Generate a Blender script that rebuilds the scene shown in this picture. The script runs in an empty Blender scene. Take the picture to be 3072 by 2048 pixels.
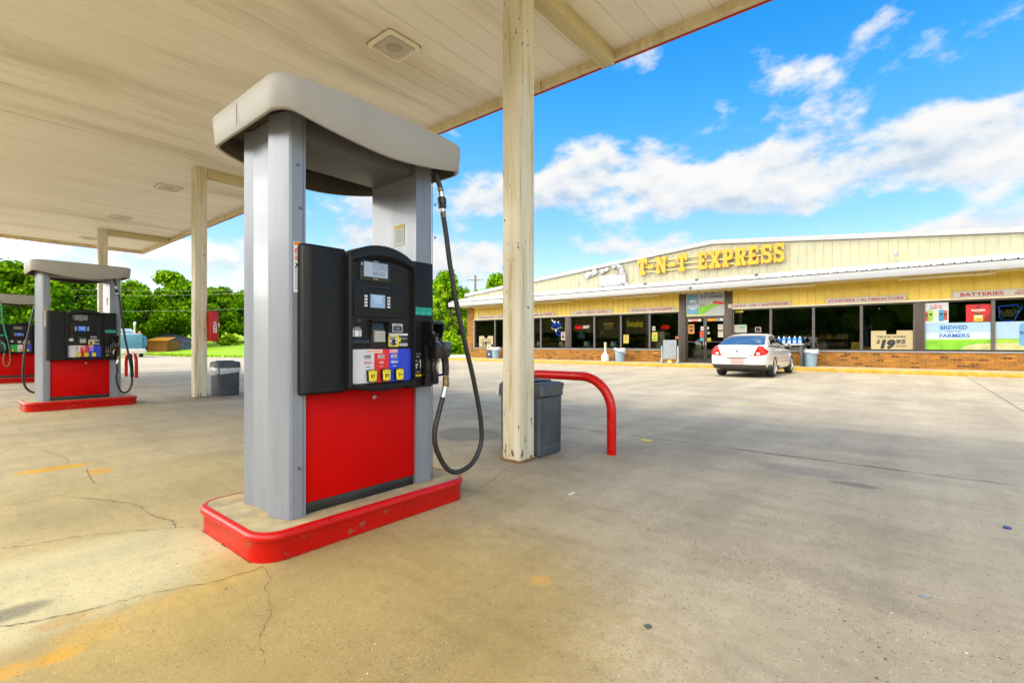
import bpy, bmesh, math, random
from mathutils import Vector, Matrix, noise
from mathutils.bvhtree import BVHTree
R = math.radians
random.seed(7)
scene = bpy.context.scene
COL = scene.collection

# ------------------------------------------------------------------ materials
MATS = {}
def nt(name):
    m = bpy.data.materials.new(name); m.use_nodes = True
    t = m.node_tree; t.nodes.clear()
    return m, t, t.nodes, t.links
def ramp(N, stops, interp='LINEAR'):
    r = N.new('ShaderNodeValToRGB'); r.color_ramp.interpolation = interp
    e = r.color_ramp.elements
    while len(e) < len(stops): e.new(0.5)
    for i, (p, c) in enumerate(stops):
        e[i].position = p
        e[i].color = (c[0], c[1], c[2], 1) if hasattr(c, '__len__') else (c, c, c, 1)
    return r
PAPER = {'print', 'paper', 'poster', 'sign', 'card', 'can', 'mural', 'bottle', 'label', 'ad'}
def pbr(name, col, rough=.5, metal=0, var=.12, scale=6, bump=0, bscale=60, coat=0, emit=0, spec=.5,
        dirt=None, dirt_amt=0, dscale=3, stretch=(1, 1, 1), detail=5, dth=(.48, .72)):
    """painted / plain surface with procedural variation of tone and gloss; optional dirt of its own colour"""
    if name in MATS: return MATS[name]
    if name.split('_')[0].rstrip('0123456789') in PAPER and not name.startswith('label_'): col = [c*.66 for c in col]
    m, t, N, L = nt(name)
    o = N.new('ShaderNodeOutputMaterial'); b = N.new('ShaderNodeBsdfPrincipled'); L.new(b.outputs[0], o.inputs[0])
    tc = N.new('ShaderNodeTexCoord'); mp = N.new('ShaderNodeMapping'); mp.inputs['Scale'].default_value = stretch
    L.new(tc.outputs['Object'], mp.inputs[0])
    n = N.new('ShaderNodeTexNoise'); n.inputs['Scale'].default_value = scale; n.inputs['Detail'].default_value = detail
    L.new(mp.outputs[0], n.inputs['Vector'])
    lo = [c*(1-var) for c in col]; hi = [min(1, c*(1+var)) for c in col]
    r = ramp(N, [(.3, lo), (.7, hi)]); L.new(n.outputs[0], r.inputs[0])
    out = r.outputs[0]
    if dirt:
        n2 = N.new('ShaderNodeTexNoise'); n2.inputs['Scale'].default_value = dscale; n2.inputs['Detail'].default_value = 8
        n2.inputs['Roughness'].default_value = .65
        L.new(mp.outputs[0], n2.inputs['Vector'])
        r2 = ramp(N, [(dth[0], 0), (dth[1], dirt_amt)]); L.new(n2.outputs[0], r2.inputs[0])
        mx = N.new('ShaderNodeMix'); mx.data_type = 'RGBA'
        L.new(r2.outputs[0], mx.inputs[0]); L.new(out, mx.inputs[6]); mx.inputs[7].default_value = (*dirt, 1)
        out = mx.outputs[2]
    L.new(out, b.inputs['Base Color'])
    rr = N.new('ShaderNodeMapRange'); rr.inputs[3].default_value = max(.02, rough-.08); rr.inputs[4].default_value = min(1, rough+.08)
    L.new(n.outputs[0], rr.inputs[0]); L.new(rr.outputs[0], b.inputs['Roughness'])
    b.inputs['Metallic'].default_value = metal; b.inputs['Specular IOR Level'].default_value = spec
    if coat: b.inputs['Coat Weight'].default_value = coat; b.inputs['Coat Roughness'].default_value = .05
    if emit: b.inputs['Emission Color'].default_value = (*col, 1); b.inputs['Emission Strength'].default_value = emit
    if bump:
        nb = N.new('ShaderNodeTexNoise'); nb.inputs['Scale'].default_value = bscale; nb.inputs['Detail'].default_value = 4
        L.new(tc.outputs['Object'], nb.inputs['Vector'])
        bp = N.new('ShaderNodeBump'); bp.inputs['Strength'].default_value = bump; bp.inputs['Distance'].default_value = .01
        L.new(nb.outputs[0], bp.inputs['Height']); L.new(bp.outputs[0], b.inputs['Normal'])
    MATS[name] = m
    return m

def glass_mat(name, tint=(.62, .62, .57), refl=.06, rough=.0):
    m, t, N, L = nt(name)
    o = N.new('ShaderNodeOutputMaterial'); mx = N.new('ShaderNodeMixShader')
    tr = N.new('ShaderNodeBsdfTransparent'); tr.inputs[0].default_value = (*tint, 1)
    gl = N.new('ShaderNodeBsdfGlossy'); gl.inputs['Roughness'].default_value = rough
    lw = N.new('ShaderNodeLayerWeight'); lw.inputs[0].default_value = .15
    mr = N.new('ShaderNodeMapRange'); mr.inputs[3].default_value = refl; mr.inputs[4].default_value = .45
    L.new(lw.outputs['Fresnel'], mr.inputs[0]); L.new(mr.outputs[0], mx.inputs[0])
    L.new(tr.outputs[0], mx.inputs[1]); L.new(gl.outputs[0], mx.inputs[2]); L.new(mx.outputs[0], o.inputs[0])
    return m

def leaf_mat(name, c1, c2, c3):
    m, t, N, L = nt(name)
    o = N.new('ShaderNodeOutputMaterial'); d = N.new('ShaderNodeBsdfDiffuse'); tl = N.new('ShaderNodeBsdfTranslucent')
    g = N.new('ShaderNodeNewGeometry'); r = ramp(N, [(0, c1), (.5, c2), (1, c3)])
    L.new(g.outputs['Random Per Island'], r.inputs[0])
    L.new(r.outputs[0], d.inputs[0])
    mul = N.new('ShaderNodeMix'); mul.data_type = 'RGBA'; mul.blend_type = 'MULTIPLY'; mul.inputs[0].default_value = 1
    L.new(r.outputs[0], mul.inputs[6]); mul.inputs[7].default_value = (1.0, .95, .35, 1); L.new(mul.outputs[2], tl.inputs[0])
    mx = N.new('ShaderNodeMixShader'); mx.inputs[0].default_value = .35
    L.new(d.outputs[0], mx.inputs[1]); L.new(tl.outputs[0], mx.inputs[2]); L.new(mx.outputs[0], o.inputs[0])
    return m

# ------------------------------------------------------------------ mesh builder
class MB:
    def __init__(s, off=(0, 0, 0)):
        s.bm = bmesh.new(); s.mats = []; s.off = Vector(off)
    def mi(s, mat):
        if mat not in s.mats: s.mats.append(mat)
        return s.mats.index(mat)
    def add(s, vs, fs, mat):
        k = s.mi(mat); bv = [s.bm.verts.new(Vector(v)-s.off) for v in vs]
        out = []
        for f in fs:
            try:
                fc = s.bm.faces.new([bv[i] for i in f]); fc.material_index = k; fc.smooth = True; out.append(fc)
            except ValueError: pass
        return bv, out
    def box(s, x0, x1, y0, y1, z0, z1, mat, bev=0, seg=2):
        vs = [(x, y, z) for x in (x0, x1) for y in (y0, y1) for z in (z0, z1)]
        fs = [(0, 1, 3, 2), (4, 6, 7, 5), (0, 4, 5, 1), (2, 3, 7, 6), (0, 2, 6, 4), (1, 5, 7, 3)]
        bv, fc = s.add(vs, fs, mat)
        if bev:
            es = list({e for f in fc for e in f.edges})
            r = bmesh.ops.bevel(s.bm, geom=es, offset=bev, segments=seg, profile=.5, affect='EDGES', clamp_overlap=True)
            for f in r['faces']: f.material_index = s.mi(mat); f.smooth = True
        return s
    def poly(s, pts, mat): s.add(pts, [list(range(len(pts)))], mat); return s
    def prism(s, pts, vec, mat, bev=0):
        n = len(pts); v = Vector(vec)
        vs = [Vector(p) for p in pts]+[Vector(p)+v for p in pts]
        fs = [list(range(n))[::-1], list(range(n, 2*n))]+[(i, (i+1) % n, n+(i+1) % n, n+i) for i in range(n)]
        bv, fc = s.add(vs, fs, mat)
        if bev:
            es = list(fc[1].edges)
            r = bmesh.ops.bevel(s.bm, geom=es, offset=bev, segments=2, profile=.5, affect='EDGES', clamp_overlap=True)
            for f in r['faces']: f.material_index = s.mi(mat); f.smooth = True
        return s
    def rings(s, rings, mat, cap0=False, cap1=False, close=True):
        n = len(rings[0]); vs = [p for r in rings for p in r]; fs = []
        for i in range(len(rings)-1):
            for j in range(n if close else n-1):
                a, b = i*n+j, i*n+(j+1) % n
                fs.append((a, b, b+n, a+n))
        if cap0: fs.append(list(range(n))[::-1])
        if cap1: fs.append([(len(rings)-1)*n+j for j in range(n)])
        s.add(vs, fs, mat); return s
    def tube(s, path, r, mat, n=10, caps=True):
        path = [Vector(p) for p in path]; m = len(path)
        rs = r if hasattr(r, '__len__') else [r]*m
        rings = []; prev = None
        for i, p in enumerate(path):
            t = (path[min(i+1, m-1)]-path[max(i-1, 0)])
            if t.length < 1e-9: t = Vector((0, 0, 1))
            t.normalize()
            if prev is None:
                a = Vector((0, 0, 1)) if abs(t.z) < .9 else Vector((1, 0, 0))
                u = t.cross(a).normalized()
            else:
                u = (prev-t*prev.dot(t)).normalized()
            prev = u; w = t.cross(u)
            rings.append([p+(u*math.cos(2*math.pi*k/n)+w*math.sin(2*math.pi*k/n))*rs[i] for k in range(n)])
        return s.rings(rings, mat, caps, caps)
    def lathe(s, prof, c, mat, n=28, axis=(0, 0, 1)):
        ax = Vector(axis).normalized(); a = Vector((1, 0, 0)) if abs(ax.x) < .9 else Vector((0, 1, 0))
        u = ax.cross(a).normalized(); w = ax.cross(u); c = Vector(c)
        rings = [[c+ax*z+(u*math.cos(2*math.pi*k/n)+w*math.sin(2*math.pi*k/n))*r for k in range(n)] for r, z in prof]
        return s.rings(rings, mat, True, True)
    def text(s, txt, c, w, h, mat, ux=(1, 0, 0), uy=(0, 0, 1), bold=0, depth=0, shear=0, spacing=1):
        key = (txt, bold, spacing, shear)
        if key not in TXT:
            cu = bpy.data.curves.new('t', 'FONT'); cu.body = txt; cu.offset = bold; cu.resolution_u = 3
            cu.space_character = spacing; cu.shear = shear
            ob = bpy.data.objects.new('t', cu); me = bpy.data.meshes.new_from_object(ob)
            TXT[key] = ([tuple(v.co) for v in me.vertices], [tuple(p.vertices) for p in me.polygons])
            bpy.data.objects.remove(ob); bpy.data.meshes.remove(me); bpy.data.curves.remove(cu)
        V, F = TXT[key]
        xs = [v[0] for v in V]; ys = [v[1] for v in V]
        bw, bh = max(xs)-min(xs), max(ys)-min(ys); mx, my = (max(xs)+min(xs))/2, (max(ys)+min(ys))/2
        sy = h/bh if h else w/bw; sx = w/bw if w else sy
        c, ux, uy = Vector(c), Vector(ux), Vector(uy); nn = ux.cross(uy)
        if not depth:
            s.add([c+ux*((x-mx)*sx)+uy*((y-my)*sy) for x, y, z in V], F, mat)
        else:
            n = len(V); vs = [c+ux*((x-mx)*sx)+uy*((y-my)*sy)+nn*d for d in (depth, 0) for x, y, z in V]
            ed = {}
            for f in F:
                for i in range(len(f)):
                    e = (f[i], f[(i+1) % len(f)]); ed[e] = 1
            fs = list(F)+[(b, a, a+n, b+n) for (a, b) in ed if (b, a) not in ed]
            s.add(vs, fs, mat)
        return s
    def build(s, name, parent=None, sharp=32, loc=None):
        me = bpy.data.meshes.new(name)
        bmesh.ops.recalc_face_normals(s.bm, faces=[f for f in s.bm.faces]) if getattr(s, 'recalc', True) else None
        s.bm.to_mesh(me); s.bm.free()
        for m in s.mats: me.materials.append(m)
        if sharp is not None: me.set_sharp_from_angle(angle=R(sharp))
        o = bpy.data.objects.new(name, me); COL.objects.link(o)
        if parent: o.parent = parent
        if loc: o.location = loc
        return o
TXT = {}
YX = dict(ux=(0, 1, 0), uy=(0, 0, 1))          # lettering that faces +X
def tag(o, label=None, cat=None, group=None, kind=None):
    if label: o['label'] = label
    if cat: o['category'] = cat
    if group: o['group'] = group
    if kind: o['kind'] = kind
    return o
def empty(name, loc=(0, 0, 0), label=None, cat=None, group=None):
    o = bpy.data.objects.new(name, None); COL.objects.link(o); o.location = loc; o.empty_display_size = .2
    return tag(o, label, cat, group)
def copy_tree(o, parent=None):
    c = o.copy(); COL.objects.link(c)
    if parent: c.parent = parent
    for ch in list(o.children): copy_tree(ch, c)
    return c

# palette
CONC_TOP = pbr('island_concrete', (.42, .34, .20), .9, var=.25, scale=9, bump=.3, bscale=90, dirt=(.5, .36, .12), dirt_amt=.6)
RED_EDGE = pbr('red_steel', (.50, .003, .002), .30, var=.1, scale=8, spec=.35, dirt=(.20, .12, .08), dirt_amt=.9, dscale=7, dth=(.615, .64))
RED_PANEL = pbr('red_panel', (.50, .0012, .0012), .45, var=.06, scale=3, spec=.10)
GREY_PAINT = pbr('silver_grey_paint', (.23, .25, .295), .36, metal=.15, var=.05, scale=3, coat=.15, stretch=(6, 6, .6), dirt=(.16, .16, .17), dirt_amt=.35, dscale=2)
CAP_PAINT = pbr('cap_grey_paint', (.315, .30, .28), .5, var=.06, scale=4, dirt=(.34, .30, .24), dirt_amt=.3, dscale=3)
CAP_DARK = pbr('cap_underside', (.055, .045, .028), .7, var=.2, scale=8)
BLACKP = pbr('black_plastic', (.008, .0085, .010), .45, spec=.25, var=.2, scale=20, bump=.08, bscale=400)
BLACKG = pbr('black_gloss', (.008, .008, .010), .22, var=.2, scale=10)
BLACKPL = pbr('plinth_black', (.010, .010, .011), .5, var=.3, scale=10, dirt=(.08, .07, .05), dirt_amt=.3)
RUBBER = pbr('hose_rubber', (.018, .018, .018), .5, var=.25, scale=20)
CHROME = pbr('worn_metal', (.55, .52, .46), .35, metal=.9, var=.2, scale=30)
BRASS = pbr('brass_fitting', (.22, .15, .07), .45, metal=.7, var=.3, scale=40)
WHITE = pbr('white_decal', (.80, .80, .80), .5, var=.04)
DECALRED = pbr('decal_red', (.62, .012, .010), .4, var=.04)
DECALBLUE = pbr('decal_blue', (.010, .040, .52), .4, var=.04)
DECALGREEN = pbr('decal_green', (.02, .36, .06), .4, var=.04)
YELLOW = pbr('yellow_button', (.80, .66, .02), .4, var=.05)
INK = pbr('ink_black', (.012, .012, .014), .6, var=.1)
TEAL = pbr('teal_label', (.0, .30, .23), .45, var=.1)
ORANGE = pbr('orange_label', (.75, .22, .01), .5, var=.08)
LCD = pbr('lcd_grey_blue', (.30, .37, .46), .3, var=.06, scale=3, emit=.04, spec=.2)
LCDINK = pbr('lcd_ink', (.035, .07, .14), .5, var=.05)
SCR = pbr('screen_pale_blue', (.18, .28, .44), .3, var=.08, scale=6, emit=.08, spec=.2)
SCRB = pbr('screen_blue', (.02, .12, .55), .2, var=.08, scale=6, emit=.12)
GREYLCD = pbr('lcd_grey', (.16, .16, .15), .3, var=.06)
CREAM = pbr('cream_steel', (.62, .54, .37), .5, var=.08, scale=2, stretch=(3, 3, .5), dirt=(.38, .28, .11), dirt_amt=.45, dscale=2)

# ------------------------------------------------------------------ canopy metal materials
def ceiling_mat():
    m, t, N, L = nt('ceiling_panel')
    o = N.new('ShaderNodeOutputMaterial'); b = N.new('ShaderNodeBsdfPrincipled'); L.new(b.outputs[0], o.inputs[0])
    tc = N.new('ShaderNodeTexCoord')
    def nz(stretch, det, ro):
        mp = N.new('ShaderNodeMapping'); mp.inputs['Scale'].default_value = stretch; L.new(tc.outputs['Object'], mp.inputs[0])
        n = N.new('ShaderNodeTexNoise'); n.inputs['Scale'].default_value = 1.0; n.inputs['Detail'].default_value = det; n.inputs['Roughness'].default_value = ro
        L.new(mp.outputs[0], n.inputs['Vector']); return n.outputs[0]
    r = ramp(N, [(.30, (.66, .585, .45)), (.46, (.86, .80, .675)), (.75, (.90, .855, .75))]); L.new(nz((1.2, .20, 1), 6, .6), r.inputs[0])
    rs = ramp(N, [(.30, .62), (.43, .95), (.5, 1.0)]); L.new(nz((9, .22, 1), 5, .6), rs.inputs[0])
    rm = ramp(N, [(.42, 0), (.62, .9)]); L.new(nz((.22, .3, 1), 3, .5), rm.inputs[0])
    mx0 = N.new('ShaderNodeMix'); mx0.data_type = 'RGBA'; mx0.blend_type = 'MULTIPLY'; L.new(rm.outputs[0], mx0.inputs[0]); L.new(r.outputs[0], mx0.inputs[6]); L.new(rs.outputs[0], mx0.inputs[7])
    g = N.new('ShaderNodeNewGeometry')
    r2 = ramp(N, [(0, .95), (1, 1.0)]); L.new(g.outputs['Random Per Island'], r2.inputs[0])
    mx = N.new('ShaderNodeMix'); mx.data_type = 'RGBA'; mx.blend_type = 'MULTIPLY'; mx.inputs[0].default_value = 1
    L.new(mx0.outputs[2], mx.inputs[6]); L.new(r2.outputs[0], mx.inputs[7]); L.new(mx.outputs[2], b.inputs['Base Color'])
    b.inputs['Roughness'].default_value = .55
    return m
CEIL = ceiling_mat()
def post_mat():
    m, t, N, L = nt('column_paint')
    o = N.new('ShaderNodeOutputMaterial'); b = N.new('ShaderNodeBsdfPrincipled'); L.new(b.outputs[0], o.inputs[0])
    tc = N.new('ShaderNodeTexCoord'); mp = N.new('ShaderNodeMapping'); mp.inputs['Scale'].default_value = (9, 9, .7)
    L.new(tc.outputs['Object'], mp.inputs[0])
    n = N.new('ShaderNodeTexNoise'); n.inputs['Scale'].default_value = 1.4; n.inputs['Detail'].default_value = 8; n.inputs['Roughness'].default_value = .62
    L.new(mp.outputs[0], n.inputs['Vector'])
    r = ramp(N, [(.30, (.42, .31, .12)), (.45, (.62, .56, .41)), (.7, (.70, .67, .58))]); L.new(n.outputs[0], r.inputs[0])
    # rust chips
    n2 = N.new('ShaderNodeTexNoise'); n2.inputs['Scale'].default_value = 22; n2.inputs['Detail'].default_value = 3
    mp2 = N.new('ShaderNodeMapping'); mp2.inputs['Scale'].default_value = (1, 1, .45); L.new(tc.outputs['Object'], mp2.inputs[0]); L.new(mp2.outputs[0], n2.inputs['Vector'])
    sx = N.new('ShaderNodeSeparateXYZ'); L.new(tc.outputs['Object'], sx.inputs[0])
    mr = N.new('ShaderNodeMapRange'); mr.inputs[1].default_value = 0; mr.inputs[2].default_value = .5; mr.inputs[3].default_value = .11; mr.inputs[4].default_value = .0
    L.new(sx.outputs[2], mr.inputs[0])
    ad = N.new('ShaderNodeMath'); ad.operation = 'ADD'; L.new(n2.outputs[0], ad.inputs[0]); L.new(mr.outputs[0], ad.inputs[1])
    r2 = ramp(N, [(.685, 0), (.71, 1)]); L.new(ad.outputs[0], r2.inputs[0])
    mx = N.new('ShaderNodeMix'); mx.data_type = 'RGBA'; L.new(r2.outputs[0], mx.inputs[0]); L.new(r.outputs[0], mx.inputs[6]); mx.inputs[7].default_value = (.16, .09, .03, 1)
    L.new(mx.outputs[2], b.inputs['Base Color']); b.inputs['Roughness'].default_value = .5
    return m
POST = post_mat()

# ------------------------------------------------------------------ camera
cam = bpy.data.cameras.new('camera'); co = bpy.data.objects.new('camera', cam); COL.objects.link(co)
co.location = (0, 0, 1.1); co.rotation_euler = (R(90), 0, R(39.45))
cam.sensor_width = 36; cam.lens = 36*1457/3072; cam.shift_y = 6/3072; cam.clip_end = 2000; cam.clip_start = .05
scene.camera = co

# ------------------------------------------------------------------ light and sky
SUN_EL, SUN_AZ = R(67), R(196)            # azimuth clockwise from +Y
w = bpy.data.worlds.new('World'); scene.world = w; w.use_nodes = True
def build_world():
    t = w.node_tree; N = t.nodes; L = t.links; N.clear()
    out = N.new('ShaderNodeOutputWorld'); bg = N.new('ShaderNodeBackground'); L.new(bg.outputs[0], out.inputs[0])
    sky = N.new('ShaderNodeTexSky'); sky.sky_type = 'NISHITA'; sky.sun_disc = False
    sky.sun_elevation = SUN_EL; sky.sun_rotation = SUN_AZ; sky.air_density = 1.0; sky.dust_density = .4; sky.ozone_density = 2.0
    def val(v): n = N.new('ShaderNodeValue'); n.outputs[0].default_value = v; return n.outputs[0]
    def mth(op, a, b=None, c=None, clamp=False):
        n = N.new('ShaderNodeMath'); n.operation = op; n.use_clamp = clamp
        for i, q in enumerate((a, b, c)):
            if q is None: continue
            if isinstance(q, (int, float)): n.inputs[i].default_value = q
            else: L.new(q, n.inputs[i])
        return n.outputs[0]
    tc = N.new('ShaderNodeTexCoord'); sx = N.new('ShaderNodeSeparateXYZ'); L.new(tc.outputs['Generated'], sx.inputs[0])
    az = mth('MULTIPLY', mth('ARCTAN2', sx.outputs[0], sx.outputs[1]), 57.2958)
    el = mth('MULTIPLY', mth('ARCSINE', sx.outputs[2]), 57.2958)
    cb = N.new('ShaderNodeCombineXYZ')
    L.new(mth('MULTIPLY', az, .10), cb.inputs[0]); L.new(mth('MULTIPLY', el, .175), cb.inputs[1]); cb.inputs[2].default_value = 3.7
    def fbm(vec, sc, det, ro):
        n = N.new('ShaderNodeTexNoise'); n.inputs['Scale'].default_value = sc; n.inputs['Detail'].default_value = det; n.inputs['Roughness'].default_value = ro
        L.new(vec, n.inputs['Vector']); return n.outputs[0]
    n1 = fbm(cb.outputs[0], 1.0, 10, .56)
    cb2 = N.new('ShaderNodeVectorMath'); cb2.operation = 'ADD'; L.new(cb.outputs[0], cb2.inputs[0]); cb2.inputs[1].default_value = (.02, .22, 0)
    n2 = fbm(cb2.outputs[0], 1.0, 6, .5)
    # cumulus banks: (azimuth, elevation, half width, half height, amount)
    blobs = [(-21, 20.3, 7, 2.2, .20), (-1, 14.6, 10, 2.0, .2), (-27, 15.2, 8, 1.8, .16), (-30, 18.2, 9, 3.6, .27), (-18, 17.2, 10, 3.6, .28), (-5, 16.5, 11, 3.4, .28), (9, 17.2, 11, 3.8, .32), (24, 17, 14, 4, .3), (-33, 23, 6, 1.8, .13), (-9, 25.5, 6, 1.2, .13), (-15, 22.5, 6, 2.0, .09), (3, 23.8, 3, 1.2, .13),
             (-23, 11.0, 10, 1.5, .26), (3, 9.6, 9, 1.5, .24), (-9, 13.3, 4, .8, .14), (-38, 17, 5, 2.5, .22), (-42.5, 16, 4, 1.6, .2), (-44, 10.6, 7, 1.9, .22), (-59, 11.4, 6, 1.9, .24), (-72, 8.2, 10, 1.6, .22), (-84, 9, 8, 2.0, .2), (-50, 9, 5, 1.4, .18)]
    bias = None
    for a, e, wa, we, amt in blobs:
        q = mth('ADD', mth('POWER', mth('ABSOLUTE', mth('DIVIDE', mth('SUBTRACT', az, a), wa)), 2.0), mth('POWER', mth('ABSOLUTE', mth('DIVIDE', mth('SUBTRACT', el, e), we)), 2.0))
        g = mth('MULTIPLY', mth('POWER', 2.71828, mth('MULTIPLY', q, -1)), amt)
        bias = g if bias is None else mth('ADD', bias, g)
    # unseen bright cloud added behind the camera as fill for the canopy shade
    back_fill = mth('MULTIPLY', mth('MULTIPLY_ADD', sx.outputs[1], -1.3, .15, clamp=True), .5)
    bias = mth('ADD', bias, back_fill)
    d = mth('ADD', mth('MULTIPLY_ADD', mth('SUBTRACT', n1, .5), 1.75, .5), bias)
    mr = N.new('ShaderNodeMapRange'); mr.interpolation_type = 'SMOOTHSTEP'; mr.inputs[1].default_value = .575; mr.inputs[2].default_value = .85
    L.new(d, mr.inputs[0]); mask = mr.outputs[0]
    # self shading of the clouds: thicker cloud above -> greyer
    sh = mth('MULTIPLY_ADD', mth('SUBTRACT', n1, n2), 3.6, .60, clamp=True)
    cr = ramp(N, [(.15, (.60, .74, .90)), (.55, (.90, .95, 1.0)), (.85, (1.04, 1.03, 1.02))]); L.new(sh, cr.inputs[0])
    # added warm fill: cloud brightness raised towards sd, mostly out of view
    sd = (.22, -.60, .77)      # centre of the added fill glow, apart from the sun's direction
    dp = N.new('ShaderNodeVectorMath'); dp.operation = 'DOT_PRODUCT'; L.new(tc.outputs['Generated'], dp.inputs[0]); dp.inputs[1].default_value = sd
    fill_glow = mth('MULTIPLY_ADD', mth('POWER', mth('MAXIMUM', dp.outputs['Value'], 0), .8), FILL_GLOW, 1.0)
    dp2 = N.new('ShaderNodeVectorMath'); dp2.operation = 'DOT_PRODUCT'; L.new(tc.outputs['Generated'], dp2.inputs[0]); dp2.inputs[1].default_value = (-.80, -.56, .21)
    fill_glow = mth('ADD', fill_glow, mth('MULTIPLY', mth('POWER', mth('MAXIMUM', dp2.outputs['Value'], 0), 8.0), 10.5))  # second added fill lobe, in unseen cloud behind the camera at left
    cl = N.new('ShaderNodeMix'); cl.data_type = 'RGBA'; cl.blend_type = 'MULTIPLY'; cl.inputs[0].default_value = 1
    gc = N.new('ShaderNodeCombineXYZ')
    for i, wv in enumerate((1.0, .93, .80)): L.new(mth('MULTIPLY', mth('MULTIPLY_ADD', mth('SUBTRACT', fill_glow, 1.0), wv, 1.0), CLOUD_L), gc.inputs[i])
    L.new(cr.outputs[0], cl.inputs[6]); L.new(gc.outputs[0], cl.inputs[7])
    # deep polarised blue of the clear sky
    hs = N.new('ShaderNodeHueSaturation'); hs.inputs['Saturation'].default_value = SKY_SAT; hs.inputs['Hue'].default_value = SKY_HUE; hs.inputs['Value'].default_value = 1
    L.new(sky.outputs[0], hs.inputs['Color'])
    tn = N.new('ShaderNodeMix'); tn.data_type = 'RGBA'; tn.blend_type = 'MULTIPLY'; tn.inputs[0].default_value = 1
    L.new(hs.outputs[0], tn.inputs[6]); er = ramp(N, [(.10, (1.55, 1.12, 1.05)), (.28, (1.25, 1.24, 1.2)), (.42, (.62, 1.22, 1.35)), (.62, (.05, .98, 1.45))]); L.new(sx.outputs[2], er.inputs[0]); L.new(er.outputs[0], tn.inputs[7])
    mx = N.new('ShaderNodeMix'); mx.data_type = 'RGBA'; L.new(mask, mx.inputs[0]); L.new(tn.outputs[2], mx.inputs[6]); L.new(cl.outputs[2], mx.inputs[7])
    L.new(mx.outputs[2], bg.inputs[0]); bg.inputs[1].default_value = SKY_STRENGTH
SKY_STRENGTH = .0495; SKY_SAT = 1.3; SKY_HUE = .49; SKY_TINT = (.95, 1.0, 1.0); CLOUD_L = 4.35; FILL_GLOW = 5.0
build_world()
sl = bpy.data.lights.new('sun', 'SUN'); sl.energy = .5; sl.angle = R(13); sl.color = (1, .90, .74)
so = bpy.data.objects.new('sun', sl); COL.objects.link(so)
sv = Vector((math.sin(SUN_AZ)*math.cos(SUN_EL), math.cos(SUN_AZ)*math.cos(SUN_EL), math.sin(SUN_EL)))
so.rotation_euler = sv.to_track_quat('Z', 'Y').to_euler(); so.location = sv*60+Vector((0, 0, 20))
scene.view_settings.view_transform = 'Standard'; scene.view_settings.look = 'None'
scene.view_settings.gamma = 1; scene.view_settings.use_curve_mapping = False
scene.view_settings.exposure = 2.12
try:
    scene.cycles.use_adaptive_sampling = True; scene.cycles.max_bounces = 8; scene.cycles.diffuse_bounces = 5
    scene.cycles.transparent_max_bounces = 12; scene.cycles.caustics_reflective = False; scene.cycles.caustics_refractive = False
except Exception: pass

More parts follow.
